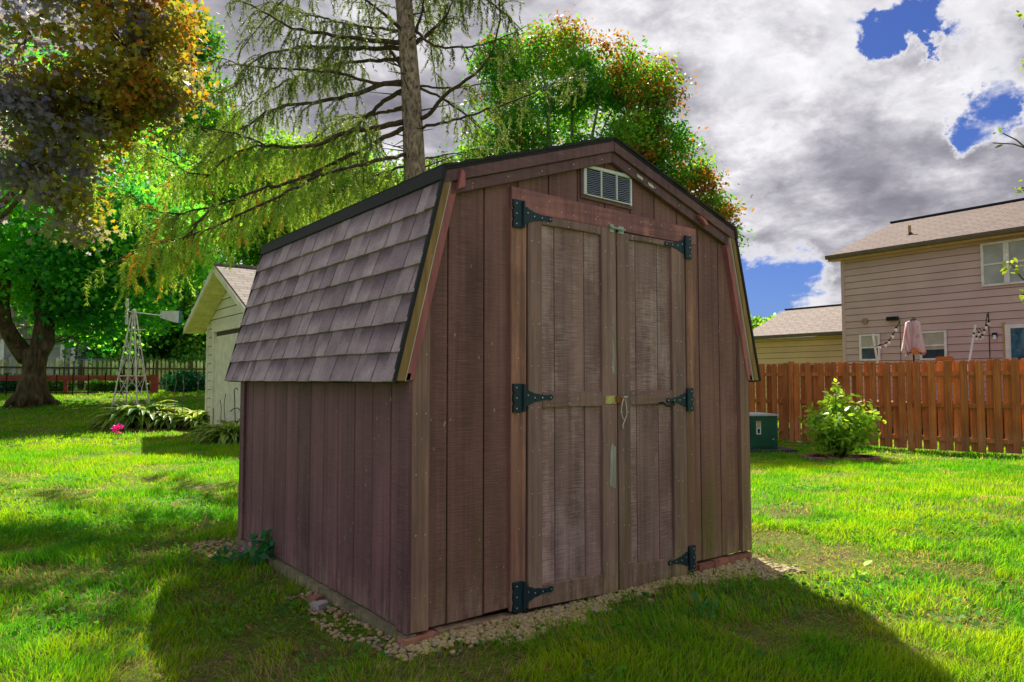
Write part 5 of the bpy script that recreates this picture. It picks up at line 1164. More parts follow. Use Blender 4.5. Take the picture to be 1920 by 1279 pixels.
# branches: list of (photo x, photo y, depth offset), start radius, foliage amount, first bare fraction
BR = [
 ([(753, 80, 0), (660, 72, -.2), (600, 62, -.3), (548, 52, -.4), (490, 20, -.6), (440, -5, -.7)], .045, 1.0, .35),
 ([(757, 90, 0), (650, 90, .2), (570, 88, .3), (520, 98, .4), (470, 118, .5), (440, 160, .6), (405, 178, .6)], .042, 1.0, .35),
 ([(760, 160, 0), (700, 155, -.3), (640, 138, -.5), (560, 130, -.9), (480, 125, -1.2), (400, 108, -1.4)], .030, .6, .3),
 ([(758, 155, 0), (720, 158, -.2), (650, 180, -.3), (560, 195, -.4), (510, 205, -.5), (465, 235, -.6), (425, 258, -.6), (395, 270, -.6)], .045, .8, .4),
 ([(760, 226, 0), (700, 242, -.4), (650, 247, -.6), (600, 270, -.8), (560, 276, -1.0), (500, 274, -1.2), (465, 278, -1.3), (420, 300, -1.4), (395, 330, -1.4)], .050, 1.5, .25),
 ([(762, 240, 0), (720, 258, -.3), (680, 280, -.5), (634, 301, -.7), (580, 328, -.9), (530, 345, -1.1), (470, 362, -1.4), (400, 388, -1.6), (340, 400, -1.8), (290, 425, -1.9), (262, 450, -2)], .042, 1.7, .2),
 ([(753, 170, 0), (720, 190, .4), (680, 225, .8), (650, 245, 1.1), (600, 262, 1.5), (540, 290, 1.8), (480, 320, 2.0)], .040, 1.1, .3),
 ([(756, 130, 0), (725, 85, .4), (700, 60, .7), (690, 20, 1.0), (680, -20, 1.2)], .035, .7, .3),
 ([(757, 60, 0), (700, 10, -.5), (660, -20, -.8)], .035, .6, .3),
 ([(760, 60, 0), (650, 45, .6), (560, 20, 1.0), (470, -10, 1.3)], .028, .8, .3),
 ([(785, 226, 0), (815, 205, -.2), (830, 180, -.3), (860, 160, -.4), (900, 130, -.5), (925, 90, -.6), (936, 40, -.7), (938, -20, -.8)], .038, .35, .5),
 ([(780, 80, 0), (805, 62, .2), (840, 25, .4), (850, -10, .5)], .040, .9, .35),
 ([(778, 60, 0), (790, 30, .3), (795, 0, .4), (797, -25, .5)], .030, .6, .3),
 ([(780, 60, 0), (815, 85, -.3), (860, 88, -.5), (920, 80, -.8), (985, 50, -1.0)], .026, .5, .4),
 ([(785, 165, 0), (830, 185, .3), (880, 220, .6), (920, 256, .8), (950, 250, 1.0), (978, 236, 1.1)], .024, .7, .3),
 ([(786, 240, 0), (840, 228, -.5), (900, 210, -.8), (960, 190, -1.1), (1030, 160, -1.4), (1100, 125, -1.6)], .026, .5, .4),
 ([(782, 160, 0), (850, 165, .5), (920, 155, .8), (1000, 160, 1.1)], .022, .6, .35),
 ([(758, 200, 0), (700, 215, .9), (620, 235, 1.6), (520, 330, 2.2), (460, 380, 2.5)], .035, 1.4, .3),
 ([(756, 110, 0), (640, 120, 1.0), (540, 150, 1.6), (450, 210, 2.0), (380, 280, 2.2)], .035, 1.2, .3),
 ([(768, 310, 0), (700, 330, .8), (620, 370, 1.2), (540, 400, 1.6)], .025, 1.2, .2),
 ([(785, 300, 0), (840, 290, .6), (890, 280, 1.0)], .022, .8, .3),
 ([(765, 290, 0), (690, 305, -1.0), (600, 330, -1.6), (500, 380, -2.0), (410, 420, -2.2), (330, 450, -2.3), (250, 470, -2.4), (210, 500, -2.4)], .035, 1.5, .35),
 ([(400, 388, -1.6), (370, 420, -1.8), (340, 455, -1.9), (310, 500, -2.0)], .014, 1.6, .0),
 ([(340, 400, -1.8), (300, 400, -1.9), (260, 380, -2.0), (240, 360, -2.0)], .014, 1.6, .0),
 ([(395, 330, -1.4), (350, 320, -1.5), (300, 290, -1.6), (255, 265, -1.7)], .014, 1.6, .0),
 ([(500, 274, -1.2), (440, 250, -1.4), (380, 240, -1.5), (320, 245, -1.6)], .016, 1.4, .0),
 ([(425, 258, -.6), (380, 300, -.8), (340, 330, -.9), (300, 350, -1.0)], .014, 1.5, .0),
]
twV, twC = [], []
twigmb = MB()
def catm(pts, step=0.10):
    pts = [np.array(p) for p in pts]; P0 = [2 * pts[0] - pts[1]] + pts + [2 * pts[-1] - pts[-2]]; out = []
    for i in range(1, len(P0) - 2):
        a, b, c, d = P0[i - 1:i + 3]; n = max(2, int(np.linalg.norm(c - b) / step))
        for k in range(n):
            t = k / n; out.append(0.5 * ((2 * b) + (-a + c) * t + (2 * a - 5 * b + 4 * c - d) * t * t + (-a + 3 * b - 3 * c + d) * t ** 3))
    out.append(pts[-1]); return out
def needles(path, col, dens=1.0, ln=0.045, wd=0.011):
    """bottle-brush of narrow triangles round a twig path (n,3)"""
    path = np.array(path); seg = np.diff(path, axis=0); L = np.linalg.norm(seg, axis=1); tot = L.sum()
    n = max(4, int(tot / 0.020 * 3 * dens)); t = RNG.random(n) * tot; cum = np.concatenate([[0], np.cumsum(L)]); i = np.clip(np.searchsorted(cum, t) - 1, 0, len(L) - 1)
    f = ((t - cum[i]) / L[i])[:, None]; b = path[i] + seg[i] * f; ax = unit(seg[i]); r = RNG.normal(size=(n, 3)); r = unit(r - ax * (r * ax).sum(1, keepdims=True))
    d = unit(r * 0.75 + ax * 0.8); s = unit(np.cross(d, RNG.normal(size=(n, 3)))); l = ln * RNG.uniform(0.7, 1.2, n)[:, None]
    V = np.stack([b - s * wd / 2, b + s * wd / 2, b + d * l], 1).reshape(-1, 3); twV.append(V)
    c = np.array(col)[None, :] * RNG.uniform(0.7, 1.3, n)[:, None]; twC.append(np.repeat(c, 3, 0))
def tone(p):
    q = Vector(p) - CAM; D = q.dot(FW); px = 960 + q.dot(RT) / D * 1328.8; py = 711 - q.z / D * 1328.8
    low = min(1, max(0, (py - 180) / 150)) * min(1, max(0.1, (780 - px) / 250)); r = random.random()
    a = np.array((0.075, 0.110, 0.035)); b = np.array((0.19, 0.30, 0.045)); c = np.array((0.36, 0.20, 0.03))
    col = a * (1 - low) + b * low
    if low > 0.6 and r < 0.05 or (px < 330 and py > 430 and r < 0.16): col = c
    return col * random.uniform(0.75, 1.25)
def dress(pts, amount, bare, heavy=1.0, twig=True):
    """side twigs and hanging sprays along a branch polyline"""
    n = len(pts)
    for i in range(int(n * bare), n - 1):
        p = np.array(pts[i]); ax = unit((np.array(pts[min(i + 1, n - 1)]) - p)[None])[0]
        for _rep in range(1 + (random.random() < 0.8 * amount) + (random.random() < 0.4)):
            if random.random() > 0.75 * min(1.3, amount): continue
            side = np.cross(ax, (0, 0, 1)); side /= max(1e-6, np.linalg.norm(side)); sg = random.choice((-1, 1))
            d = unit((side * sg * random.uniform(0.5, 1.0) + ax * random.uniform(0.3, 0.8) + np.array((0, 0, random.uniform(-0.5, 0.1))))[None])[0]
            L = random.uniform(0.22, 0.62) * heavy * (1.0 - 0.3 * i / n); k = 6; q = [p]
            for _ in range(k): d = unit((d + np.array((0, 0, -0.13)) + 0.12 * RNG.normal(size=3))[None])[0]; q.append(q[-1] + d * L / k)
            twigmb.tube([tuple(a) for a in q], [0.006 * (1 - 0.12 * j) for j in range(k + 1)], 3, cap=False)
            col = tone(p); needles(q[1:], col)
            for j in range(1, k + 1):                                  # hanging sprays
                if random.random() < 0.42 * min(1.3, amount):
                    d2 = unit(np.array((random.uniform(-.5, .5), random.uniform(-.5, .5), -1.0))[None])[0]; L2 = random.uniform(0.12, 0.34) * heavy; w_ = [q[j]]
                    for _ in range(3): d2 = unit((d2 + 0.12 * RNG.normal(size=3) + np.array((0, 0, -.1)))[None])[0]; w_.append(w_[-1] + d2 * L2 / 3)
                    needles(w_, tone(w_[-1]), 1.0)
for (pts_, r0, amt, bare) in BR:
    w3 = catm([np.array(P(x, y, 9.5 + d)) for x, y, d in pts_], 0.09)
    w3 = [w + RNG.normal(size=3) * 0.008 for w in w3]
    MB().tube([tuple(a) for a in w3], [max(0.005, 0.85 * r0 * (1 - 0.85 * i / len(w3))) for i in range(len(w3))], 7).build('branch', M['bark_branch'], spr, smooth=True)
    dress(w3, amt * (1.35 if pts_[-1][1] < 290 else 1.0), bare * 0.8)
for k in range(34):                                                     # whorls out of frame above, they shade the lawn
    z = random.uniform(6.4, 12.2); f_ = (z - 6.3) / 6.6; c = tp_ + dtp * (6.6 * f_); az = random.uniform(0, 2 * math.pi); L = (1 - f_) * 2.4 + 0.4
    if math.cos(az - math.atan2(RT.y, RT.x)) > 0.3: L *= 0.6  # unseen branches shortened on the right so sun still reaches the lawn there
    d = Vector((math.cos(az), math.sin(az), 0)); q = [np.array(c + d * (L * t) + Vector((0, 0, 0.25 * math.sin(3 * t) * L * 0.5 - 0.35 * t * t * L))) for t in np.linspace(0, 1, 14)]
    twigmb.tube([tuple(a) for a in q], [0.03 * (1 - 0.06 * i) for i in range(14)], 5); dress(q, 1.5, 0.2, 1.2)
for k in range(30):                                                     # short dead stubs on the trunk
    t = random.uniform(0.15, 0.98); z = 2.2 + t * 4.0; 
    for (a, ra_), (b, rb_) in zip(SPT[:-1], SPT[1:]):
        if a.z <= z <= b.z: c = a.lerp(b, (z - a.z) / (b.z - a.z))
    az = random.uniform(0, 6.28); d = Vector((math.cos(az), math.sin(az), random.uniform(-.2, .3))); twigmb.tube([c + d * 0.10, c + d * random.uniform(0.2, 0.7) + Vector((0, 0, random.uniform(-.1, .1)))], [0.012, 0.003], 4)
twigmb.build('twigs', M['bark_branch'], spr, kind='stuff')
V = np.concatenate(twV); np_mesh('needles', V, np.arange(len(V)).reshape(-1, 3), np.concatenate(twC), M['needle'], spr, 'stuff')

# ------------------------------------------------------------------ shrub with edging by the brown fence
sb = onG((1572 - 960) / 1328.8 * 12.6, 12.6)
t = thing('garden_shrub', tuple(sb), 'leafy bright green shrub in a mulch ring in front of the brown fence', 'shrub')
stm = MB(); cl = []
for k in range(30):
    a = random.uniform(0, 6.28); rr_ = random.random() ** 0.6; h = random.uniform(0.35, 1.0); w_ = 0.30 + 0.36 * math.sin(math.pi * min(1.0, (h - 0.05) / 0.95) * 0.85)
    e_ = sb + Vector((math.cos(a) * rr_ * w_, math.sin(a) * rr_ * w_, h)); q = bend(sb + Vector((random.uniform(-.05, .05), random.uniform(-.05, .05), -.02)), e_, 4, 0.04, 0.03)
    stm.tube(q, [0.012, 0.010, 0.008, 0.006, 0.003], 5); cl += [np.array(q[3]), np.array(q[4]), np.array(q[4]) * 0.5 + np.array(q[3]) * 0.5, np.array(q[2])]
for k in range(3):
    e_ = sb + Vector((-0.09 + 0.05 * k, 0.02, 1.25 - 0.06 * k)); q = bend(sb, e_, 4, 0.01, 0.02); stm.tube(q, [0.012, 0.010, 0.008, 0.006, 0.003], 5); cl += [np.array(q[4]), np.array(q[3]) * .4 + np.array(q[4]) * .6, np.array(q[3])]
stm.build('stems', M['bark_maple'], t)
cl = np.array(cl); k = np.repeat(np.arange(len(cl)), 15); q = cl[k] + RNG.normal(size=(len(k), 3)) * 0.085; q[:, 2] = np.maximum(q[:, 2], sb.z + 0.03)
V, F = leaves(q, 0.118, LEAFO, 0.9, 0.35)
np_mesh('foliage', V, F, rep(pal([(0.05, 0.15, 0.014), (0.16, 0.30, 0.025), (0.30, 0.42, 0.05)], np.clip(RNG.random(len(q)) * 0.7 + (q[:, 2] - sb.z) * 0.3, 0, 1)), len(LEAFO)), M['plant'], t, 'stuff')
M['mulch'] = simple('mulch', (0.10, 0.05, 0.035), 0.95, var=0.5, scale=25, bump=1, bscale=60)
mbm = MB(); mbm.ball((sb.x, sb.y, sb.z - 0.02), (0.60, 0.45, 0.07), 20, 6); o = mbm.build('mulch_mound', M['mulch'], smooth=True); o['kind'] = 'structure'
M['edgestone'] = simple('edging_stone', (0.25, 0.115, 0.095), 0.85, var=0.35, scale=9, bump=0.6, rnd=0.25)
for k in range(15):
    a = 2 * math.pi * k / 15; c = sb + RT * (0.60 * math.cos(a)) + FW * (0.46 * math.sin(a)); c.z = Gz(c)
    dd_ = (RT * -math.sin(a) + FW * math.cos(a)).normalized(); ee = Vector((-dd_.y, dd_.x, 0))
    o = MB(c, dd_, ee).prism([(-0.11, -0.02), (0.11, -0.02), (0.10 + random.uniform(-.01, .01), 0.06), (-0.09, 0.065 + random.uniform(-.015, .015))], 'y', -0.05, 0.05, 0.012).build('edging_stone', M['edgestone'])
    side_ = ('right end', 'rear right, nearest the right end', 'rear right', 'rear, right of the middle', 'rear, left of the middle', 'rear left', 'rear left, nearest the left end', 'left end, behind', 'left end, in front', 'front left, nearest the left end',
             'front left', 'front, left of the middle', 'front, right of the middle', 'front right', 'front right, nearest the right end')[k]
    tag(o, 'reddish edging stone of the shrub ring at its ' + side_, 'stone', 'edging stones around the shrub')

# ------------------------------------------------------------------ hostas, stakes, small flowers
HOSTA = np.array([(0, 0), (0.12, 0.12), (0.17, 0.45), (0.12, 0.78), (0, 1.0), (-0.12, 0.78), (-0.17, 0.45), (-0.12, 0.12)])
def hosta(label, c, R_, H_, n, cols, name='hosta_plant', cat='plant', group=None, wid=0.085):
    """arching strap leaves, three segments each, pale margins"""
    t = thing(name, tuple(c), label, cat, group); V = []; F = []; Cc = []
    for k in range(n):
        a = random.uniform(0, 6.28); L = R_ * random.uniform(0.6, 1.1); e = random.uniform(0.75, 1.5); d = np.array((math.cos(a), math.sin(a), 0)); s = np.array((-d[1], d[0], 0)); p = np.array(c) + d * random.uniform(0, 0.05)
        el = e; w_ = wid * L * random.uniform(0.8, 1.2); b0 = len(V); m_ = 5; mar = random.random() < 0.75
        for j in range(m_ + 1):
            f = j / m_; wj = w_ * math.sin(math.pi * min(0.97, 0.12 + 0.86 * f)) * (0.5 if j == 0 else 1)
            up_ = np.array((0, 0, 1)) * wj * 0.35
            V += [p - s * wj + up_, p - s * wj * 0.55 + up_ * 0.5, p + s * wj * 0.55 + up_ * 0.5, p + s * wj + up_]
            base_c = np.array(cols[k % len(cols)]); mc = np.array((0.50, 0.52, 0.20)) if mar else base_c; sh = random.uniform(0.85, 1.15)
            Cc += [mc * sh, base_c * sh, base_c * sh, mc * sh]
            p = p + (d * math.cos(el) + np.array((0, 0, 1)) * math.sin(el)) * L / m_; el -= 0.40
        for j in range(m_):
            for q in range(3): x = b0 + j * 4 + q; F.append((x, x + 1, x + 5, x + 4))
    np_mesh('leaves', np.array(V), np.array(F), np.array(Cc), M['plant'], t, 'stuff'); return t
hc = [(0.04, 0.13, 0.02), (0.09, 0.20, 0.03), (0.14, 0.24, 0.04)]
hl = [('left', 250, 15.8, .55), ('', 275, 15.9, .6), ('', 300, 16.0, .5), ('', 325, 15.8, .42), ('', 348, 15.9, .42), ('', 370, 15.7, .38)]
labs = ['tall arching variegated hosta right under the windmill tower', 'largest hosta clump at the right windmill leg', 'hosta clump in the middle of the bed right of the windmill', 'low yellow-edged hosta left of the bed centre stakes', 'low yellow-edged hosta in the right half of the bed', 'last low hosta of the bed next to the cream garage corner']
for (_, px, D, h), lb in zip(hl, labs): hosta(lb, onG((px - 960) / 1328.8 * D, D), h * 1.75, h, 130, hc)
for (px, D, h), lb in zip(((408, 12.9, .42), (438, 12.6, .45)), ('striped hosta at the foot of the cream garage wall, left one', 'striped hosta at the foot of the cream garage wall beside the shed')):
    hosta(lb, onG((px - 960) / 1328.8 * D, D), h * 1.5, h, 110, hc)
hosta('tuft of tall thin green blades on the lawn left of the windmill', onG((205 - 960) / 1328.8 * 15.6, 15.6), 0.42, .4, 60, [(0.03, 0.12, 0.02)], 'iris_clump', wid=0.035)
hosta('small tuft of thin blades at the far left of the windmill bed', onG((182 - 960) / 1328.8 * 15.8, 15.8), 0.3, .3, 40, [(0.03, 0.12, 0.02)], 'iris_clump', wid=0.035)
bd = onG((318 - 960) / 1328.8 * 15.9, 15.9); o = MB().ball((bd.x, bd.y, bd.z - 0.03), (1.15, 0.75, 0.07), 24, 6).build('planting_bed_soil', M['mulch'], smooth=True); o['kind'] = 'structure'
pf = onG((222 - 960) / 1328.8 * 14.6, 14.6)
fl_ = thing('pink_flower', tuple(pf), 'small bright magenta flower at the front foot of the windmill', 'flower')
q = np.array(pf) + RNG.normal(size=(70, 3)) * 0.032 + np.array((0, 0, 0.13)); V, F = leaves(q, 0.07, LEAFO); np_mesh('petals', V, F, rep(np.tile((0.55, 0.015, 0.48), (70, 1)), len(LEAFO)), M['plant'], fl_, 'stuff')
MB().tube([pf + Vector((0, 0, -0.02)), pf + Vector((0, 0, 0.11))], 0.008, 5).build('stem', M['galv'], fl_)
for i, (px, D, y0, lb) in enumerate(((318, 15.4, 700, 'tall bare dry stalk left of the stake row in the hosta bed'), (333, 15.6, 694, 'bare dry stalk with bent tip in the middle of the hosta bed'), (345, 15.5, 700, 'bare dry stalk right of the middle in the hosta bed'), (372, 15.3, 698, 'bare dry stalk nearest the cream garage corner'))):
    b0 = onG((px - 960) / 1328.8 * D, D); e_ = P(px - 8 + 3 * i, y0, D); q = bend(b0, e_, 5, 0.0, 0.02)
    o = MB().tube(q, [0.007] * 6, 5).build('dry_stalk', M['bark_pale']); tag(o, lb, 'stalk')
# wrought garden hook and wire stems by the garage wall
hk0 = onG((441 - 960) / 1328.8 * 12.9, 12.9)
def HK(x, y): return P(x, y, 12.9)
o = MB().tube([hk0, HK(441, 790), HK(440, 745), HK(439, 731), HK(443, 727), HK(446, 731)], 0.008, 6).tube([HK(432, 772), HK(437, 767), HK(446, 765), HK(452, 772), HK(451, 784), HK(444, 792), HK(440, 800)], 0.008, 6).build('garden_hook', M['dark']); tag(o, 'curled black iron garden hook against the cream garage wall', 'garden hook')
for i, (x, y0, lb) in enumerate(((405, 765, 'thin brown stem leaning by the corner of the cream garage'), (418, 750, 'tall thin bent stem in front of the garage door casing'), (428, 738, 'thin dark stem just left of the iron garden hook'))):
    b0 = onG((x - 960) / 1328.8 * 12.9, 12.9); o = MB().tube(bend(b0, HK(x - 5, y0), 5, 0.0, 0.04), 0.006, 5).build('bare_sapling', M['bark_maple']); tag(o, lb, 'sapling')
# weeds by the shed corner
def c_weed(p, r, k): return pal([(0.015, 0.10, 0.04), (0.03, 0.20, 0.06)], r)
def weed(px, py, n, rad_, size, colf, name, label, cat='weed', z=0.10, tm=LEAFO):
    c = None
    for D in np.arange(1.5, 12, 0.01):
        q = P(px, py, D)
        if q.z <= Gz(q): c = q; break
    t = thing(name, tuple(c), label, cat); q = np.array(c) + RNG.normal(size=(n, 3)) * np.array((rad_, rad_, z * 0.4)) + np.array((0, 0, z * 0.5)); V, F = leaves(q, size, tm, 1.0, -0.2)
    np_mesh('leaves', V, F, rep(colf(q, RNG.random(n), None), len(tm)), M['plant'], t, 'stuff'); return t
weed(500, 1058, 110, 0.055, 0.075, c_weed, 'leafy_weed', 'broad-leaved dark green weed growing against the shed side', z=0.16)
weed(430, 1062, 60, 0.05, 0.05, c_weed, 'leafy_weed', 'small grey-green weed near the purple blossom at the shed rear corner', z=0.08)
weed(452, 1048, 90, 0.035, 0.035, lambda p, r, k: pal([(0.20, 0.07, 0.24), (0.42, 0.22, 0.42)], r), 'purple_blossom', 'faded purple blossom on the ground by the rear corner of the shed', 'flower', z=0.07)
weed(1610, 1085, 9, 0.02, 0.07, lambda p, r, k: pal([(0.20, 0.36, 0.02), (0.26, 0.42, 0.03)], r), 'clover_weed', 'bright yellow-green broad leaf weed in the sunlit lawn right of the shed', z=0.09)
weed(1330, 1160, 26, 0.04, 0.06, c_weed, 'leafy_weed', 'flat dark green weed in front of the gravel by the right shed corner', z=0.06)

# twigs of a tree just outside the right edge
rtb = onG(4.9, 5.6)
t = thing('young_tree', tuple(rtb), 'slender leafy tree whose twig tips reach in at the right edge', 'tree')
MB().tube([rtb + Vector((0, 0, -0.05)), rtb + Vector((0, 0.05, 1.5)), rtb + Vector((0, 0, 3.4)), rtb + Vector((0.1, 0, 5.0))], [0.06, 0.05, 0.035, 0.01], 8).build('trunk', M['bark_maple'], t, smooth=True)
tw = MB(); tips = []
def rb_(zs, pts_):
    q = [rtb + Vector((0, 0, zs))] + [P(x, y, d) for x, y, d in pts_]; tw.tube(q, [0.012] + [0.006 - 0.001 * i for i in range(len(pts_))], 5, cap=False); tips.extend(q[-2:])
rb_(2.3, [(1960, 290, 5.3), (1900, 270, 5.2), (1862, 268, 5.1)]); rb_(2.2, [(1950, 300, 5.4), (1905, 262, 5.3), (1880, 250, 5.3)])
rb_(2.4, [(1950, 355, 5.3), (1912, 352, 5.2)]); rb_(1.5, [(1955, 545, 5.3), (1916, 522, 5.2), (1900, 500, 5.2), (1893, 494, 5.2)]); rb_(1.5, [(1960, 560, 5.3), (1918, 552, 5.2)]); rb_(3.2, [(1960, 60, 5.3), (1922, 30, 5.3)]); rb_(3.0, [(1965, 120, 5.3), (1925, 110, 5.3)])
for k in range(26):
    a = random.uniform(-1.2, 1.2); z = random.uniform(1.4, 4.6); e_ = rtb + RT * (random.uniform(0.2, 0.9)) + FW * random.uniform(-.7, .7) + Vector((0, 0, z + .3)); tw.tube([rtb + Vector((0, 0, z)), e_], [0.012, 0.004], 4, cap=False); tips.append(e_)
tw.build('branches', M['bark_maple'], t, kind='stuff')
tips = np.array([tuple(x) for x in tips]); k = np.repeat(np.arange(len(tips)), 9); k[:4 * 9] = k[:4 * 9]; q = tips[k] + RNG.normal(size=(len(k), 3)) * 0.028
keep = ~((k < 4) & (RNG.random(len(k)) < 0.9)); q = q[keep]
V, F = leaves(q, 0.055, LEAFO, 0.3, 0.5); np_mesh('foliage', V, F, rep(pal([(0.07, 0.13, 0.02), (0.16, 0.20, 0.03)], RNG.random(len(q))), len(LEAFO)), M['leaf'], t, 'stuff')

# ------------------------------------------------------------------ gravel round the shed base
def in_gravel(x, y):
    front = (y < 0.03) & (x > -0.10) & (x < 2.75) & (x < 2.30 + 0.25 * vnoise(y * 9, x * 9, 6)) & (y > -0.15 - 0.05 * np.sin(x * 3.1) - 0.16 * sm(1.2, 2.5, x) - 0.30 * (vnoise(x * 8, y * 8, 2) * .6 + .4 * vnoise(x * 22, y * 22, 3) - .40))
    side = (x < 0.02) & (x > -0.06 - 0.24 * vnoise(y * 5, x * 5, 4)) & (y > -0.15) & (y < 0.95)
    back = ((x + 0.12) ** 2 / 0.05 + (y - 2.25) ** 2 / 0.09) < 1
    return front | side | back
ico = MB().ball((0, 0, 0), 1.0, 6, 4); IV = np.array(ico.v); IF = ico.f
n = 5200; gxs = RNG.uniform(-0.35, 2.8, n * 3); gys = RNG.uniform(-0.60, 2.6, n * 3); ok = in_gravel(gxs, gys) & (RNG.random(n * 3) < 0.35 + vnoise(gxs * 9, gys * 9, 12))
# densest at the front
gxs, gys = gxs[ok], gys[ok]; ex = RNG.uniform(-0.1, 2.75, 7000); ey = RNG.uniform(-0.55, 0.02, 7000); ok = in_gravel(ex, ey); gxs = np.concatenate([gxs, ex[ok]]); gys = np.concatenate([gys, ey[ok]])
ns = len(gxs); sz = RNG.uniform(0.006, 0.0155, ns); ang = RNG.uniform(0, 6.28, ns)
S = np.stack([sz * RNG.uniform(0.8, 1.5, ns), sz * RNG.uniform(0.7, 1.1, ns), sz * RNG.uniform(0.45, 0.75, ns)], 1)
L_ = IV[None] * S[:, None, :] * RNG.uniform(0.82, 1.18, (ns, len(IV), 1))
X = L_[..., 0] * np.cos(ang)[:, None] - L_[..., 1] * np.sin(ang)[:, None]; Y = L_[..., 0] * np.sin(ang)[:, None] + L_[..., 1] * np.cos(ang)[:, None]
V = np.stack([X + gxs[:, None], Y + gys[:, None], L_[..., 2] + (G(gxs, gys) + sz * 0.15 + RNG.uniform(0, 0.010, ns))[:, None]], -1).reshape(-1, 3)
t3 = np.array([f for f in IF if len(f) == 3]); t4 = np.array([f for f in IF if len(f) == 4]); offs_ = (np.arange(ns) * len(IV))[:, None, None]
gcol = pal([(0.30, 0.23, 0.20), (0.40, 0.33, 0.19), (0.50, 0.43, 0.22), (0.42, 0.36, 0.30), (0.22, 0.17, 0.16)], RNG.random(ns) * 0.6 + 0.4 * vnoise(gxs * 3, gys * 3, 9))
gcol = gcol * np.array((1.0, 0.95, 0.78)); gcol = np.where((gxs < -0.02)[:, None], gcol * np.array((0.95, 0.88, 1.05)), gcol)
m, g = new_mat('gravel_stone'); c = g.n('ShaderNodeAttribute', attribute_name='Col').outputs['Color']; p = pos(g)
c = g.mix(1.0, c, g.ramp(g.noise(p, 90, 4), [(0.3, (0.75,) * 3), (0.7, (1.2,) * 3)]), 'MULTIPLY'); finish(g, g.n('ShaderNodeBsdfPrincipled', {'Base Color': c, 'Roughness': 0.85}).outputs[0])
go = np_mesh('gravel', V, [(t3[None] + offs_).reshape(-1, 3), (t4[None] + offs_).reshape(-1, 4)], np.repeat(gcol, len(IV), 0), m, None, 'stuff')
tag(go, 'strip of tan gravel stones along the foot of the shed', 'gravel')
# loose bricks on the left side
for (x, y, a, mt, lb) in ((-0.085, 0.80, 0.5, M['brick'], 'small orange brick piece lying beside the shed footing timber'), (-0.115, 0.68, 0.5, simple('pale_block', (0.42, 0.40, 0.40), 0.9, var=0.2, bump=0.5), 'small pale grey block lying beside the shed footing timber')):
    u = Vector((math.cos(a), math.sin(a), 0)); v = Vector((-u.y, u.x, 0)); o = MB(Vector((x, y, float(G(x, y)))), u, v).prism([(-0.04, -0.01), (0.04, -0.01), (0.042, 0.028), (-0.038, 0.032)], 'y', -0.025, 0.025, 0.004).build('brick_piece', mt); tag(o, lb, 'brick')

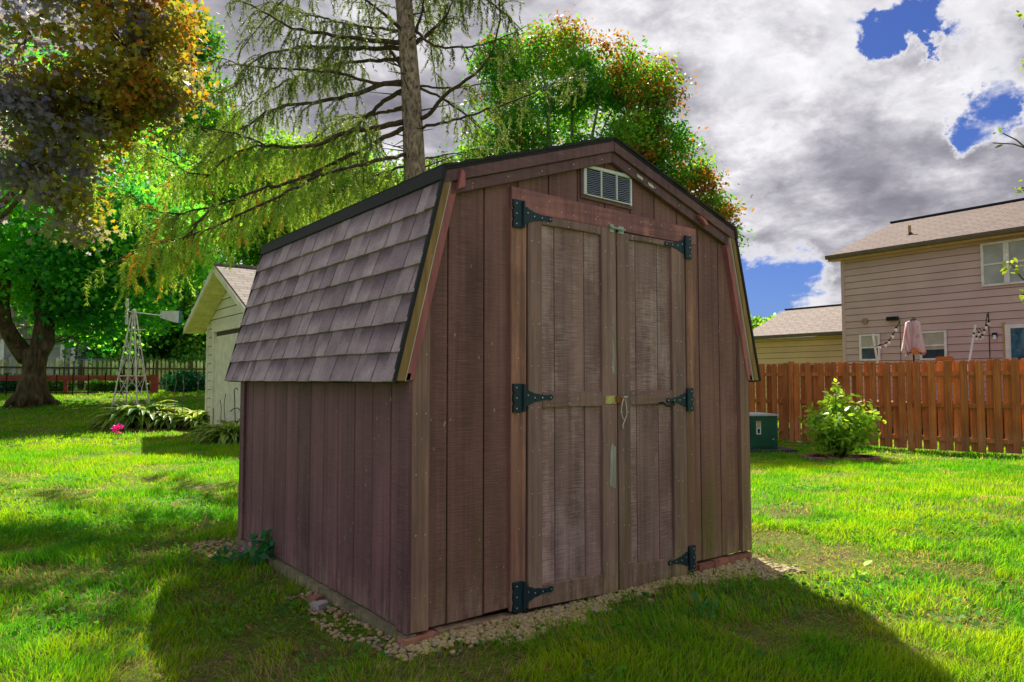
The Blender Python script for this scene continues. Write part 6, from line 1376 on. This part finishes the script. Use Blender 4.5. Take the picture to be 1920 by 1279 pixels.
# ------------------------------------------------------------------ grass
def grass_band(d0_, d1_, dens_, w0, h0, seg):
    half = lambda D: 0.80 * D + 0.7
    area = 0; n = int(dens_ * (0.80 * (d1_ ** 2 - d0_ ** 2) + 1.4 * (d1_ - d0_)))
    D = np.sqrt(RNG.uniform(d0_ ** 2, d1_ ** 2, n)); L = RNG.uniform(-1, 1, n) * (0.80 * D + 0.7)
    x = CAM.x + D * FW.x + L * RT.x; y = CAM.y + D * FW.y + L * RT.y
    keep = ~((x > -0.045) & (x < SW + 0.02) & (y > -0.03) & (y < SL + 0.03)) & ~((x > GX - 0.03) & (x < GX + 6) & (y > GY0) & (y < GY1))
    keep &= ~(((x - bd.x) ** 2 + (y - bd.y) ** 2) < 0.55) & ~(((x - sb.x) ** 2 + (y - sb.y) ** 2) < 0.28)
    gr_ = in_gravel(x, y); keep &= ~gr_ | (RNG.random(n) < 0.14)
    bare_ = vnoise(x * 2.3, y * 2.3, 21) * 0.6 + vnoise(x * 7, y * 7, 22) * 0.4
    near = np.exp(-np.maximum(0, np.maximum(-y - 0.25, 0)) * 2.2) * ((x > -0.9) & (x < 3.0) & (y < 0.2)) + np.exp(-np.maximum(-x - 0.15, 0) * 2.2) * ((y > -0.8) & (y < 2.6) & (x < 0.1))
    keep &= RNG.random(n) > np.clip((bare_ - 0.50) * 3.0, 0, 0.45) * np.clip(1.3 - np.clip(x - 1.9, 0, 1), 0, 1) + 0.36 * np.clip(near, 0, 1)
    tp = vnoise(x * 1.1, y * 1.1, 31); keep &= RNG.random(n) > 0.25 * tp
    x, y = x[keep], y[keep]; n = len(x); near = np.clip(near[keep], 0, 1); z = G(x, y) - 0.004
    tuft = vnoise(x * 5, y * 5, 33) * 0.5 + vnoise(x * 1.6, y * 1.6, 35) * 0.5
    h = h0 * RNG.uniform(0.35, 1.35, n) * (0.35 + 1.3 * tuft); a = RNG.uniform(0, 6.28, n); la = RNG.uniform(0, 6.28, n) * 0.6 + 6 * vnoise(x * 2, y * 2, 37)
    lean = RNG.uniform(0.1, 1.0, n) ** 1.2 * h * 1.0
    s = np.stack([np.cos(a), np.sin(a), np.zeros(n)], 1) * (w0 * RNG.uniform(0.6, 1.3, n))[:, None] * 0.5; ld_ = np.stack([np.cos(la), np.sin(la), np.zeros(n)], 1) * lean[:, None]
    b = np.stack([x, y, z], 1); up = np.array((0, 0, 1.0))
    cn = vnoise(x * 0.6, y * 0.6, 41) * 0.45 + vnoise(x * 3.5, y * 3.5, 43) * 0.45 + RNG.random(n) * 0.40 - 0.15
    C = pal([(0.026, 0.175, 0.014), (0.060, 0.250, 0.010), (0.175, 0.315, 0.007), (0.270, 0.365, 0.008)], np.clip(cn, 0, 1))
    dry = RNG.random(n) < (0.02 + 0.62 * np.clip((bare_[keep] - 0.48) * 5, 0, 1) + 0.30 * near); C[dry] = pal([(0.24, 0.15, 0.085), (0.36, 0.28, 0.16), (0.24, 0.24, 0.07)], RNG.random(dry.sum()))
    h = np.where(dry, h * 0.75, h) * (1 - 0.5 * np.clip((bare_[keep] - 0.5) * 5, 0, 1))
    if seg == 3:
        m1_ = b + up * (h * 0.55)[:, None] + ld_ * 0.35; tip = b + up * (h * 0.95)[:, None] + ld_
        V = np.stack([b - s, b + s, m1_ + s * 0.75, m1_ - s * 0.75, tip], 1); i5 = (np.arange(n) * 5)[:, None]
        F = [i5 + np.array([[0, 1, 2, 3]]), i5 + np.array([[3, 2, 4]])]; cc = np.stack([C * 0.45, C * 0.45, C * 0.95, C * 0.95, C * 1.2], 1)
    else:
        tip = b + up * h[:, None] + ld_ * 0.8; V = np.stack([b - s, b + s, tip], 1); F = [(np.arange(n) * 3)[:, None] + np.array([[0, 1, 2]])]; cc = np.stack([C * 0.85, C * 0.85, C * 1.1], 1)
    return V.reshape(-1, 3), F, cc.reshape(-1, 3)
VV, F3, F4, CC, o_ = [], [], [], [], 0
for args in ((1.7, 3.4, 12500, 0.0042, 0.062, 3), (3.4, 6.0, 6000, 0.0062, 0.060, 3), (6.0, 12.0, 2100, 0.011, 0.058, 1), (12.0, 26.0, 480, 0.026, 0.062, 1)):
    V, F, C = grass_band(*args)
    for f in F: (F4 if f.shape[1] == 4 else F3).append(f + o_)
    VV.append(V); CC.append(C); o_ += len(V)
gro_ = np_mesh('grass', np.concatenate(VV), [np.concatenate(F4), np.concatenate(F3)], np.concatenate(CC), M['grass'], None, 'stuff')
tag(gro_, 'mown green lawn grass with dry patches covering the yard', 'grass')
# thatch: short dead blades lying flat in the near lawn, and clover between the blades
def scatter(n, d0_, d1_):
    D = np.sqrt(RNG.uniform(d0_ ** 2, d1_ ** 2, n)); L = RNG.uniform(-1, 1, n) * (0.80 * D + 0.7)
    x = CAM.x + D * FW.x + L * RT.x; y = CAM.y + D * FW.y + L * RT.y
    k = ~((x > -0.045) & (x < SW + 0.02) & (y > -0.03) & (y < SL + 0.03)) & ~in_gravel(x, y); return x[k], y[k]
x, y = scatter(150000, 1.7, 6.5); n = len(x); a = RNG.uniform(0, 6.28, n); l = RNG.uniform(0.015, 0.055, n); wd_ = RNG.uniform(0.0012, 0.0026, n)
d = np.stack([np.cos(a) * l, np.sin(a) * l, RNG.uniform(0, 0.25, n) * l], 1); s = np.stack([-np.sin(a) * wd_, np.cos(a) * wd_, np.zeros(n)], 1); b = np.stack([x, y, G(x, y) + RNG.uniform(0.001, 0.012, n)], 1)
V = np.stack([b - s, b + s, b + d], 1).reshape(-1, 3); C = pal([(0.07, 0.05, 0.03), (0.15, 0.11, 0.065), (0.26, 0.20, 0.12), (0.07, 0.14, 0.025)], RNG.random(n))
th_ = np_mesh('thatch', V, np.arange(len(V)).reshape(-1, 3), np.repeat(C, 3, 0), M['grass'], None, 'stuff'); tag(th_, 'dead brown grass litter lying between the lawn blades', 'grass litter')
x, y = scatter(26000, 1.7, 8.0); k = vnoise(x * 1.4, y * 1.4, 51) * 0.6 + vnoise(x * 5, y * 5, 52) * 0.4 > 0.60; x, y = x[k], y[k]; n = len(x)
q = np.stack([x, y, G(x, y) + RNG.uniform(0.02, 0.05, n)], 1); V, F = leaves(q, 0.024, np.array([(0, 0), (0.4, 0.2), (0.5, 0.7), (0, 0.95), (-0.5, 0.7), (-0.4, 0.2)]), 2.5, 0.0)
cv = np_mesh('clover', V, F, rep(pal([(0.03, 0.12, 0.02), (0.06, 0.20, 0.03), (0.12, 0.27, 0.03)], RNG.random(n)), 6), M['grass'], None, 'stuff'); tag(cv, 'patches of small round clover leaves in the lawn', 'clover')
# fallen leaves
tmp = MB(); q = [(x * 0.05, 0, 0) for x in (0, 1)]
lv = [(float(a) * 0.045, float(b) * 0.05, 0.006 * abs(math.sin(i * 1.7))) for i, (a, b) in enumerate(LEAFM)]
tmp.add(lv + [(a, b, c - 0.0015) for a, b, c in lv], [tuple(range(12)), tuple(range(12, 24))[::-1]] + [(i, (i + 1) % 12, 12 + (i + 1) % 12, 12 + i) for i in range(12)])
tmp = tmp.build('fallen_leaf', simple('dry_leaf', (0.26, 0.10, 0.04), 0.8, rnd=0.5)); LM = tmp.data; bpy.data.objects.remove(tmp)
spots = [(180, 835), (228, 846), (350, 990), (60, 880), (470, 1180), (560, 1215), (300, 1200), (1180, 1240), (1500, 1150), (1010, 1255), (640, 1150), (1760, 1000), (860, 1262), (120, 1120)]
leaf_labels = ['dry brown leaf on the sunlit lawn in front of the hosta bed, left one', 'dry brown leaf on the sunlit lawn nearest the garage shadow', 'dry brown leaf in the sunlit strip just behind the rear left shed corner',
 'dry brown leaf on the dappled lawn at the far left edge', 'dry brown leaf in the shed shadow left of the loose bricks', 'dry brown leaf in the shadow below the side gravel', 'dry brown leaf in the shaded lawn in the lower left',
 'dry brown leaf at the bottom edge below the right door leaf', 'dry brown leaf beside the edge of the shed shadow on the right', 'dry brown leaf at the bottom edge below the left door leaf', 'dry brown leaf beside the stones at the shed side',
 'dry brown leaf on the sunlit lawn at the right, below the shrub', 'dry brown leaf at the bottom edge below the front corner post', 'dry brown leaf lying furthest left in the shaded foreground']
for i, (px, py) in enumerate(spots):
    for D in np.arange(2, 20, 0.01):
        q = P(px, py, D)
        if q.z <= Gz(q) + 0.03: break
    o = bpy.data.objects.new('fallen_leaf', LM); COL.objects.link(o); o.location = q; o.rotation_euler = (random.uniform(-.5, .5), random.uniform(-.5, .5), random.uniform(0, 6.28)); s_ = random.uniform(0.5, 0.85) * (1.7 if D > 6 else 1); o.scale = (s_,) * 3
    tag(o, leaf_labels[i], 'leaf', 'fallen leaves on the lawn')
